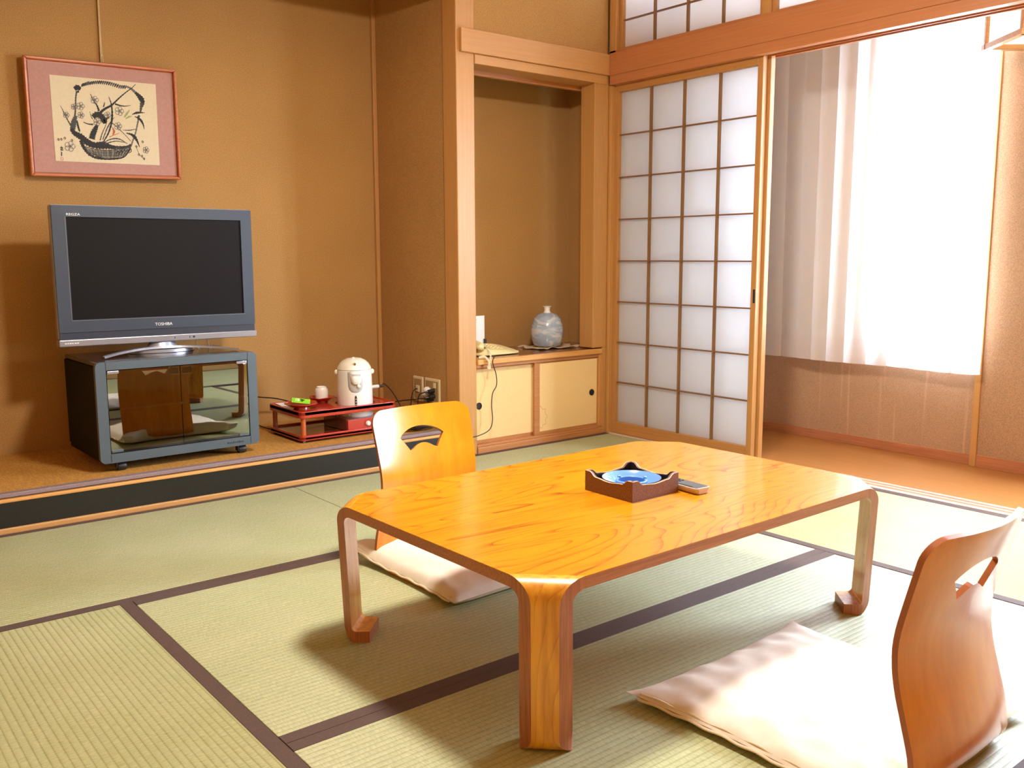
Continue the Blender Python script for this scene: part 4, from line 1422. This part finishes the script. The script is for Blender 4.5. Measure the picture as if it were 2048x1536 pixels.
UZ = 0.266
us = obj('upper_shelf', shelf_hole(UZ - .012, UZ), 'red_lacquer', wg)
obj('shelf_rim', rim(UZ - .026, UZ + .004), 'red_lacquer', us, bev=0.003)
ls = obj('lower_shelf', B().prism(rrect(wx0, wx1, wy0, wy1, 0.022, 6), 0.150, 0.158), 'red_dark', wg)
obj('shelf_rim', rim(0.144, 0.166), 'red_lacquer', ls, bev=0.003)
for x in (wx0 + .022, wx1 - .022):
    for y in (wy0 + .020, wy1 - .020):
        obj('corner_post', B().tube([(x, y, 0.158), (x, y, UZ - .012)], 0.0105, 16), 'red_post', wg, smooth=True)
        cb = B().lathe([(0.0001, -.006), (0.0040, -.006), (0.0046, 0), (0.0040, .006), (0.0001, .006)], 16).xform(lambda a, b, c, x=x, y=y: (x + c, y + a, TZ + .0050 + b))
        cs = obj('caster', B().box(x - .010, x + .010, y - .008, y + .008, TZ + .0085, 0.146), 'black', wg)
        obj('wheel', cb, 'tv_silver', cs, smooth=True)

bx = tag(empty('red_box', (-1.345, 0.255, 0.158)), 'small dark red lacquer drawer box under the white kettle', 'box')
obj('body', B().box(-1.437, -1.250, 0.156, 0.372, 0.1585, 0.2100), 'red_dark', bx, bev=0.002)
dr = obj('drawer_front', B().box(-1.433, -1.254, 0.151, 0.156, 0.1615, 0.2075), 'red_lacquer', bx, bev=0.0015)
kb = B().lathe([(0.0001, .016), (0.008, .015), (0.0115, .010), (0.0115, .004), (0.007, 0)], 20).xform(lambda a, b, c: (-1.336 + a, 0.151 - c, 0.1855 + b))
obj('knob', kb, 'porcelain', dr, smooth=True)

# kettle
kt = tag(empty('electric_kettle', (KX, KY, 0.2102)), 'white electric thermos kettle standing in the red trolley', 'kettle')
pk = [(0.0001, 0.0), (KR - .001, 0.0), (KR + .001, 0.006), (KR + .001, 0.012), (KR - .003, 0.016), (KR - .003, 0.0185), (KR - .0005, 0.020), (KR - .0015, 0.120), (KR - .004, 0.196), (KR - .005, 0.205), (KR - .008, 0.2075), (0.0001, 0.2075)]
obj('body', B().lathe(pk, 64), 'kettle', kt, local=True, smooth=True)
lid = [(KR - .007, 0.2075), (KR - .0045, 0.211), (KR - .008, 0.221), (KR - .016, 0.235), (KR - .030, 0.248), (KR - .048, 0.257), (0.012, 0.2605), (0.0001, 0.261)]
ld = obj('lid', B().lathe(lid, 64), 'kettle_cream', kt, local=True, smooth=True)
obj('lid_button', B().ball((-0.010, -0.010, 0.2605), 0.007, 0.007, 0.004), 'kettle_cream', ld, local=True, smooth=True)
fa = math.atan2(CAM.y - KY, CAM.x - KX) + radians(3)       # the spout faces the room


def on_kettle(a_deg, r, z):
    a = fa + radians(a_deg)
    return (r * cos(a), r * sin(a), z)


def curved_panel(a0, a1, zs, r, th, top_half=None, n=14):
    """patch wrapped on the kettle: zs = list of (z, half-angle scale)"""
    vs, fs = [], []
    for (z, k, dr) in zs:
        for i in range(n + 1):
            a = ((a0 + a1) / 2 + (a1 - a0) / 2 * k * (-1 + 2 * i / n))
            e = 1 - (abs(-1 + 2 * i / n)) ** 4
            vs.append(on_kettle(a, r + th * e + dr * e, z))
    for j in range(len(zs) - 1):
        for i in range(n):
            a = j * (n + 1) + i
            fs.append((a, a + 1, a + n + 2, a + n + 1))
    return B().add(vs, fs)


obj('latch', B().lathe([(0.0001, 0.006), (0.008, 0.006), (0.012, 0.002), (0.012, -0.004)], 24).xform(lambda a, b, c: Vector(on_kettle(0, KR - .019 + c * .7, 0.234)) + Vector((-sin(fa) * a, cos(fa) * a, b * .8 + c * .7))), 'kettle_cream', ld, local=True, smooth=True)
obj('latch_hole', B().ball(on_kettle(0, KR - .013, 0.2375), 0.0055), 'phone_dark', ld, local=True, smooth=True)
zs = [(0.203, 0.95, 0.0), (0.198, 0.95, 0.004), (0.170, 0.95, .006), (0.140, 0.95, 0.004), (0.124, 0.85, 0.002), (0.114, 0.6, 0.0), (0.111, 0.25, -0.003)]
obj('spout_housing', curved_panel(-27, 27, zs, KR - .004, 0.006), 'kettle_grey', kt, local=True, smooth=True)
zs = [(0.207, 0.9, 0.0), (0.200, 1.0, 0.010), (0.180, 0.95, .016), (0.160, 0.80, 0.018), (0.150, 0.6, 0.012), (0.147, 0.5, 0.0)]
sp = obj('spout_cover', curved_panel(-19, 25, zs, KR, 0.004), 'kettle', kt, local=True, smooth=True)
obj('nozzle', B().ball(on_kettle(8, KR + .012, 0.142), 0.0085), 'porcelain', sp, local=True, smooth=True)
for j, (z, a0, a1) in enumerate(((0.193, -9, 13), (0.188, -9, 13), (0.184, -6, 4))):
    obj('panel_print', curved_panel(a0, a1, [(z, 1, 0), (z + .0022, 1, 0)], KR + .0176, 0.0, n=8), 'grey_print', sp, local=True)
zs = [(0.040, .6, 0), (0.044, 1, 0), (0.090, 1, 0), (0.096, .6, 0), (0.098, .2, 0)]
wg_ = obj('water_gauge', curved_panel(-3.2, 3.2, zs, KR - .0005, .0018), 'black', kt, local=True, smooth=True)
for z in (0.058, 0.070, 0.082):
    obj('gauge_float', B().ball(on_kettle(0, KR + .001, z), 0.0026), 'kettle_grey', wg_, local=True)
for a in (-92, 88):
    p = on_kettle(a, KR - .001, 0.196)
    obj('handle_pivot', B().ball(p, 0.009, 0.009, 0.012), 'kettle_cream', kt, local=True, smooth=True)
obj('cord_socket', B().tube([on_kettle(97, KR - .004, 0.122), on_kettle(97, KR + .030, 0.124)], 0.0085, 10), 'kettle_grey', kt, local=True, smooth=True)
p0 = Vector(on_kettle(97, KR + .030, 0.124)) + Vector((KX, KY, 0.2102))


def cord(name, pts, r, mat, label, parent=None):
    b = B().tube(spline(pts, 8), r, 6)
    o = obj(name, b, mat, parent, smooth=True)
    if parent is None: tag(o, label, 'cord')
    return o


obj('cord_plug', B().tube([on_kettle(97, KR + .029, 0.124), on_kettle(98, KR + .050, 0.124)], 0.0060, 10), 'black', kt, local=True, smooth=True)
cord('power_cord', [p0 + Vector((.020, -.002, 0)), (-1.165, 0.29, 0.334), (-1.115, 0.30, 0.290), (-1.066, 0.30, 0.207), (-1.05, 0.31, 0.155), (-1.04, 0.33, TZ + .003), (-1.02, 0.36, TZ + .003)], 0.0022, 'cord_black', '', kt)

# plates, packet, cup, paper
PZ = UZ + 0.0006


def plum_plate(x, y, label, rot, R=0.070):
    e = tag(empty('lacquer_saucer', (x, y, PZ), rot), label, 'saucer', 'red flower-shaped saucers')
    n, vs, fs = 60, [], []
    rings = [(0.40, 0.0), (0.50, 0.0), (0.48, 0.007), (0.66, 0.010), (1.0, 0.0225), (1.0, 0.0250), (0.64, 0.0135), (0.001, 0.0120)]
    for (k, z) in rings:
        for i in range(n):
            a = 2 * pi * i / n
            lob = 1 + (0.10 * abs(cos(2.5 * a)) - 0.05) * (max(0, k - .42) / .58)
            vs.append((R * k * lob * cos(a), R * k * lob * sin(a), z + (0.004 * (abs(cos(2.5 * a)) - .5) if k > .9 else 0)))
    for j in range(len(rings) - 1):
        for i in range(n):
            a, b = j * n + i, j * n + (i + 1) % n
            fs.append((a, b, b + n, a + n))
    obj('dish', B().add(vs, fs), 'red_lacquer', e, local=True, smooth=True)
    return e


S1, S2 = (-1.560, 0.288), (-1.476, 0.338)
S1, S2 = (-1.603, 0.252), (-1.452, 0.356)
plum_plate(*S1, 'red flower-shaped saucer holding a green tea packet', 0.3)
plum_plate(*S2, 'red flower-shaped saucer under the upturned white cup', 0.9, 0.055)
pkz = PZ + 0.0245
pk_ = tag(empty('tea_packet', (S1[0], S1[1], pkz)), 'bright green tea packet on the left red saucer', 'packet')
q = [(-0.044, 0.004), (0.024, -0.034), (0.046, 0.006), (-0.022, 0.044)]
g = B().prism(q, 0.0, 0.006).xform(lambda a, b, c: (S1[0] + a, S1[1] + b, pkz - 0.004 + c * .6 + 0.28 * (b + .034)))
obj('wrapper', g, 'green', pk_, bev=0.0015)
for (u0, u1, v0, v1, m_) in ((0.30, 0.42, 0.25, 0.8, 'green_pale'), (0.50, 0.62, 0.25, 0.55, 'green_dark'), (0.56, 0.70, 0.45, 0.75, 'green_dark'), (0.46, 0.60, 0.62, 0.82, 'green_dark'), (0.20, 0.26, 0.2, 0.85, 'green_pale')):
    ps = []
    for (u, v) in ((u0, v0), (u1, v0), (u1, v1), (u0, v1)):
        a = q[0][0] * (1 - u) * (1 - v) + q[1][0] * u * (1 - v) + q[2][0] * u * v + q[3][0] * (1 - u) * v
        b = q[0][1] * (1 - u) * (1 - v) + q[1][1] * u * (1 - v) + q[2][1] * u * v + q[3][1] * (1 - u) * v
        ps.append((S1[0] + a, S1[1] + b, pkz - 0.004 + 0.0043 + 0.28 * (b + .034)))
    obj('print', B().add(ps, [(0, 1, 2, 3)]), m_, pk_)
cup = tag(empty('tea_cup', (S2[0], S2[1], PZ + 0.0136)), 'white tea cup standing upside down on a red saucer', 'cup')
obj('bowl', B().lathe([(0.0265, 0.0), (0.0285, 0.0), (0.0295, 0.004), (0.0300, 0.030), (0.0285, 0.046), (0.0245, 0.053), (0.0001, 0.054)], 40), 'porcelain', cup, local=True, smooth=True)
obj('foot_ring', B().lathe([(0.0225, 0.052), (0.0225, 0.0585), (0.0195, 0.0585), (0.019, 0.053)], 40), 'porcelain', cup, local=True, smooth=True)
nap = [(wx0 + .014, 0.36), (wx0 + .060, 0.35), (wx0 + .085, 0.43), (wx0 + .022, 0.442)]
tag(obj('paper_napkin', B().prism(nap, PZ, PZ + .004), 'white_paper', None, bev=0.001), 'folded white paper napkin at the back left of the red trolley', 'napkin')

# ================================================================== NICHE: VASE, CLOTH, PHONE, CARD
NZ = 0.4468
VX, VY = -0.222, 0.212
cl = B(); vs = []; fs = []
n = 30
for j in range(n + 1):
    for i in range(n + 1):
        u, v = -1 + 2 * i / n, -1 + 2 * j / n
        r = max(abs(u), abs(v))
        x = 0.135 * u * (1 + .10 * sin(5 * v + 1)) + 0.012
        y = 0.095 * v * (1 + .12 * sin(4 * u))
        z = 0.0035 + max(0, r - .62) * (0.010 + 0.012 * sin(9 * u + 2 * v) * cos(7 * v)) + 0.0015 * (1 + sin(14 * u))
        vs.append((VX + x, VY + y, NZ + max(0.0022, z)))
for j in range(n):
    for i in range(n):
        a = j * (n + 1) + i
        fs.append((a, a + 1, a + n + 2, a + n + 1))
co = tag(obj('cloth', cl.add(vs, fs), 'cushion_cloth', None, smooth=True), 'crumpled beige cloth spread under the blue vase', 'cloth')
md = co.modifiers.new('thick', 'SOLIDIFY'); md.thickness = 0.002; md.offset = -1
vz = tag(empty('vase', (VX, VY, NZ + 0.0085)), 'squat blue-grey glazed vase with a narrow neck in the niche', 'vase')
pv = [(0.0001, 0.0), (0.058, 0.0), (0.070, 0.008), (0.080, 0.030), (0.0855, 0.060), (0.0855, 0.086), (0.080, 0.116), (0.069, 0.144), (0.054, 0.162), (0.036, 0.171), (0.018, 0.1745)]
obj('body', B().lathe(pv, 64), 'vase', vz, local=True, smooth=True)
obj('neck', B().lathe([(0.020, 0.174), (0.0155, 0.182), (0.0145, 0.192), (0.017, 0.202), (0.0225, 0.206), (0.0225, 0.208), (0.012, 0.207), (0.010, 0.18)], 40), 'porcelain', vz, local=True, smooth=True)

ph = tag(empty('telephone', (-0.630, 0.160, NZ)), 'cream desk telephone at the left end of the niche cabinet', 'telephone')
n, m2 = 24, 16
vs, fs = [], []
for side in (1, 0):
    for j in range(m2 + 1):
        for i in range(n + 1):
            u, v = -1 + 2 * i / n, -1 + 2 * j / m2
            # rounded plan, wedge that rises toward the back left
            k = (abs(u) ** 4 + abs(v) ** 4) ** .25
            mk = max(abs(u), abs(v))
            s = mk / k if k > 0 else 1
            x, y = 0.132 * u * s, 0.088 * v * s
            e = max(0, 1 - mk ** 8) ** .5
            top = 0.012 + (0.026 + 0.014 * v - 0.010 * u - 0.006 * u * u) * e
            z = top if side else 0.0006 + 0.004 * (1 - e)
            vs.append((x, y, z))
NN = (n + 1) * (m2 + 1)
for j in range(m2):
    for i in range(n):
        a = j * (n + 1) + i
        fs += [(a, a + 1, a + n + 2, a + n + 1), (NN + a, NN + a + n + 1, NN + a + n + 2, NN + a + 1)]
bor = [i for i in range(n + 1)] + [(j + 1) * (n + 1) + n for j in range(m2)] + [m2 * (n + 1) + n - 1 - i for i in range(n)] + [(m2 - 1 - j) * (n + 1) for j in range(m2 - 1)]
for i in range(len(bor)):
    a, b = bor[i], bor[(i + 1) % len(bor)]
    fs.append((a, b, NN + b, NN + a))
obj('base', B().add(vs, fs), 'phone', ph, local=True, smooth=True)
hand = spline([(-0.122, -0.080, 0.050), (-0.122, -0.050, 0.058), (-0.122, 0.0, 0.064), (-0.122, 0.045, 0.066), (-0.122, 0.075, 0.062)], 6)
obj('handset', B().tube(hand, 0.016, 12).ball((-0.122, -0.066, 0.046), .022, .024, .018).ball((-0.122, 0.062, 0.056), .022, .024, .018), 'phone', ph, local=True, smooth=True)
obj('cradle_recess', B().tube([(-0.074, -0.05, 0.0365), (-0.074, 0.03, 0.0490)], 0.005, 8), 'phone_dark', ph, local=True, smooth=True)
for i in range(3):
    for j in range(5):
        x, y = -0.022 + .024 * i, -0.040 + .020 * j
        z = 0.012 + 0.026 + 0.014 * y / .088 - 0.010 * x / .118 - 0.006 * (x / .118) ** 2
        obj('key', B().box(x - .0075, x + .0075, y - .005, y + .005, z - .003, z + .0028), 'phone_key', ph, local=True, bev=0.001)
pts = []
path = spline([(-0.712, 0.080, NZ + .032), (-0.745, 0.020, NZ + .026), (-0.775, -0.024, NZ - .002), (-0.795, -0.030, NZ - .036), (-0.785, -0.030, NZ - .040), (-0.790, -0.028, NZ - .010), (-0.806, -0.020, NZ + .012), (-0.835, -0.012, NZ + .010)], 26)
for i, p in enumerate(path):
    pts.append(p + Vector((0.0042 * cos(i * 1.25), 0.0042 * sin(i * 1.25) * .6, 0.0042 * sin(i * 1.25))))
obj('coiled_cord', B().tube(pts, 0.0018, 6), 'cord_cream', ph, smooth=True)
cord('telephone_line', [(-0.700, 0.050, NZ + .004), (-0.745, -0.012, NZ + .006), (-0.762, -0.022, 0.43), (-0.742, -0.022, 0.370), (-0.740, -0.022, 0.320), (-0.763, -0.022, 0.285), (-0.770, -0.022, 0.230), (-0.765, -0.022, 0.157), (-0.785, -0.022, 0.112), (-0.850, -0.022, 0.092), (-0.925, -0.022, 0.085), (-0.96, -0.020, 0.045), (-1.00, -0.022, 0.012)], 0.0022, 'cord_black', 'thin black telephone line hanging in front of the cream cabinet door')
ZS, YS = 0.625, 0.215
card = tag(empty('price_card', (-0.670, 0.262, NZ)), 'white printed card standing behind the cream telephone', 'card')
obj('sheet', B().box(-0.745, -0.594, 0.262, 0.2645, NZ + .001, 0.6275), 'white_paper', card)
for i, zz in enumerate((0.606, 0.594, 0.582, 0.570, 0.558, 0.546, 0.534)):
    w = 0.062 if i == 0 else 0.024
    x = -0.706
    segs = [(x, w)] if i == 0 else [(x, 0.014 + 0.005 * (i % 3)), (x + .045, 0.010 + 0.003 * (i % 2))]
    for (a, wd_) in segs:
        k = 0
        while k * .0042 < wd_:
            obj('print', B().box(a + k * .0042, a + k * .0042 + .0028, 0.2614, 0.262, zz, zz + (.0045 if i == 0 else .0030)), 'grey_print', card)
            k += 1
obj('holder', B().box(-0.600, -0.588, 0.252, 0.282, NZ, 0.512).box(-0.745, -0.588, 0.2655, 0.273, NZ, 0.506), 'black', card)

# ================================================================== OUTLETS AND CABLES ON THE ALCOVE SIDE WALL
def wall_plate(name, y0, y1, z0, z1, label):
    e = tag(empty(name, (SDX, (y0 + y1) / 2, z0)), label, 'outlet')
    X = SDX
    obj('plate', B().box(X - .008, X - .0003, y0, y1, z0, z1), 'outlet', e, bev=0.003)
    obj('insert', B().box(X - .0095, X - .0075, y0 + .010, y1 - .010, z0 + .012, z1 - .012), 'outlet_in', e, bev=0.001)
    return e


o1_ = wall_plate('antenna_outlet', 0.303, 0.388, 0.222, 0.343, 'narrow cream antenna outlet, left of the two wall plates')
obj('socket', B().box(SDX - .014, SDX - .009, 0.328, 0.356, 0.268, 0.300), 'outlet', o1_, bev=0.002)
o2_ = wall_plate('power_outlet', 0.160, 0.285, 0.225, 0.344, 'wide cream power outlet with black plugs, right of the two wall plates')
obj('switch', B().box(SDX - .014, SDX - .009, 0.188, 0.206, 0.300, 0.326), 'outlet', o2_, bev=0.002)
ad = obj('adapter', B().ball((SDX - .026, 0.238, 0.288), .018, .022, .018).ball((SDX - .028, 0.245, 0.268), .016, .018, .015), 'kettle', o2_, smooth=True)
for (y, z) in ((0.205, 0.288), (0.200, 0.262), (0.215, 0.246)):
    obj('plug', B().tube([(SDX - .009, y, z), (SDX - .038, y + .004, z - .003)], 0.0105, 10).tube([(SDX - .038, y + .004, z - .003), (SDX - .052, y + .012, z - .006)], 0.0055, 8), 'black', o2_, smooth=True)
cord('antenna_cable', [(SDX - .014, 0.342, 0.284), (SDX - .030, 0.345, 0.278), (SDX - .040, 0.352, 0.250), (SDX - .044, 0.356, 0.190), (SDX - .05, 0.36, TZ + .004), (SDX - .10, 0.37, TZ + .004)], 0.0026, 'cord_black', 'black antenna cable dropping from the narrow outlet')
cord('power_cable', [(SDX - .052, 0.217, 0.282), (SDX - .060, 0.250, 0.270), (SDX - .062, 0.264, 0.235), (SDX - .060, 0.262, 0.180), (SDX - .06, 0.25, TZ + .004), (SDX - .09, 0.21, TZ + .004)], 0.0028, 'cord_black', 'black power cable hanging below the wide outlet')
cord('television_cable', [(SDX - .052, 0.212, 0.254), (SDX - .058, 0.30, 0.240), (SDX - .075, 0.40, 0.222), (-1.10, 0.50, 0.200), (-1.22, 0.56, 0.196), (-1.40, 0.60, 0.215), (-1.55, 0.60, 0.262), (-1.66, 0.58, 0.285), (-1.80, 0.56, 0.320)], 0.0028, 'cord_black', 'long black cable sagging along the alcove wall behind the trolley')
cord('floor_cable', [(-1.80, 0.54, 0.240), (-1.73, 0.50, 0.195), (-1.68, 0.495, 0.160), (-1.60, 0.51, TZ + .004), (-1.40, 0.52, TZ + .004), (-1.25, 0.50, TZ + .004)], 0.0030, 'cord_black', 'black cable drooping to the alcove floor beside the television cabinet')
cb = B()
rnd = random.Random(5)
for k in range(9):
    a0 = rnd.uniform(0, 6.28)
    pts = []
    cx, cy = -1.100 + rnd.uniform(-.02, .02), 0.108 + rnd.uniform(-.02, .02)
    for i in range(25):
        a = a0 + 2 * pi * i / 24
        pts.append((cx + (0.085 + 0.012 * sin(3 * a + k)) * cos(a), cy + (0.052 + 0.01 * cos(2 * a + k)) * sin(a), TZ + .0085 + 0.0042 * k + 0.003 * sin(4 * a + k)))
    cb.tube(pts, 0.0038, 6, caps=False)
ce = tag(empty('cable_coil', (-1.10, 0.108, TZ)), 'coil of bundled dark cable on the alcove floor, seen through the chair back', 'cable')
obj('loops', cb, 'coil', ce, smooth=True)
obj('tie', B().tube([(-1.195, .108, TZ + .006), (-1.195, .108, TZ + .050), (-1.180, .108, TZ + .051), (-1.180, .108, TZ + .006)], .003, 6), 'tray_edge', ce)

# ================================================================== CURTAIN AND LAMPS
def curtain_path():
    pts = []
    y = -0.12
    t = 0.0
    while y > -1.590:
        pts.append(t); t += 0.004
        y = -0.12 - t
    out = []
    for t in pts:
        out.append((0.622 + 0.017 * cos(2 * pi * t / 0.098 + 0.5 * sin(t * 9)), -0.12 - t + 0.034 * sin(2 * pi * t / 0.098 + 0.6 * sin(t * 7))))
    return out


cp = curtain_path()
cur = tag(empty('sheer_curtain', (0.622, -0.85, 0.41)), 'white sheer curtain hanging across the veranda window', 'curtain')


def cloth_strip(z0, z1, nz, dz=lambda y: 0.0):
    vs, fs = [], []
    n = len(cp)
    for j in range(nz + 1):
        z = z0 + (z1 - z0) * j / nz
        k = 1 - (z - 0.41) / 1.75
        for i, (x, y) in enumerate(cp):
            flare = 0.012 * k * sin(i * 0.045 + 2)
            vs.append((x + flare, y + 0.010 * k * sin(i * .03), z + dz(y) * (1 if j == 0 else (1 if z1 < .6 else 0 if j == nz else 1 - j / nz))))
    for j in range(nz):
        for i in range(n - 1):
            a = j * n + i
            fs.append((a, a + 1, a + n + 1, a + n))
    return B().add(vs, fs)


obj('voile', cloth_strip(0.530, 2.16, 14), 'curtain', cur, smooth=True)
obj('hem', cloth_strip(0.412, 0.530, 2), 'hem', cur, smooth=True)
tag(obj('curtain_rail', B().box(0.600, 0.645, -1.60, 0.0, 2.165, 2.19), 'alu', None, bev=0.002), 'white curtain rail under the veranda ceiling', 'rail')

# wooden lantern hanging in the veranda
la = tag(empty('veranda_lamp', (0.56, -1.79, 1.735), -yaw), 'square wood and paper lamp hanging in the veranda, top right', 'lamp')
s, h = 0.135, 0.30
for sx in (-1, 1):
    for sy in (-1, 1):
        obj('corner_bar', B().box(sx * s - .010, sx * s + .010, sy * s - .010, sy * s + .010, 0.0, h), 'lamp_frame', la, local=True, bev=0.002)
for z in (0.0, h - .022):
    for sy in (-1, 1):
        obj('rail', B().box(-s - .016, s + .016, sy * s - .014, sy * s + .014, z, z + .022), 'lamp_frame', la, local=True, bev=0.002)
    for sx in (-1, 1):
        obj('rail', B().box(sx * s - .014, sx * s + .014, -s + .014, s - .014, z, z + .022), 'lamp_frame', la, local=True, bev=0.002)
for sx, sy in ((0, -1), (0, 1), (-1, 0), (1, 0)):
    if sy:
        obj('paper_side', B().box(-s + .01, s - .01, sy * (s - .004) - .001, sy * (s - .004) + .001, .022, h - .022), 'lamp_paper', la, local=True)
    else:
        obj('paper_side', B().box(sx * (s - .004) - .001, sx * (s - .004) + .001, -s + .01, s - .01, .022, h - .022), 'lamp_paper', la, local=True)
for z in (0.045,):
    obj('inner_bar', B().box(-s, s, -s - .006, -s + .004, z, z + .010).box(-s + .03, -s + .038, -s - .006, -s + .004, z, h), 'lamp_frame', la, local=True)
obj('hanger', B().tube([(0, 0, h - .03), (0, 0, 2.22 - 1.735)], 0.008, 8).box(-s, s, -.012, .012, h - .03, h - .01), 'lamp_frame', la, local=True)

# pendant lamp over the middle of the room (above the frame)
LX, LY, LZ = -1.80, -1.72, 1.98
pe = tag(empty('pendant_lamp', (LX, LY, LZ)), 'round paper pendant lamp hanging over the low table', 'lamp')
obj('diffuser', B().lathe([(0.0001, -0.03), (0.09, -0.03), (0.14, -0.014), (0.155, 0.015), (0.150, 0.04)], 40, (LX, LY, LZ)), 'pendant_glow', pe, smooth=True)
obj('shade', B().lathe([(0.154, 0.038), (0.16, 0.05), (0.13, 0.09), (0.06, 0.13), (0.02, 0.14), (0.02, 0.475)], 40, (LX, LY, LZ)), 'post', pe, smooth=True)
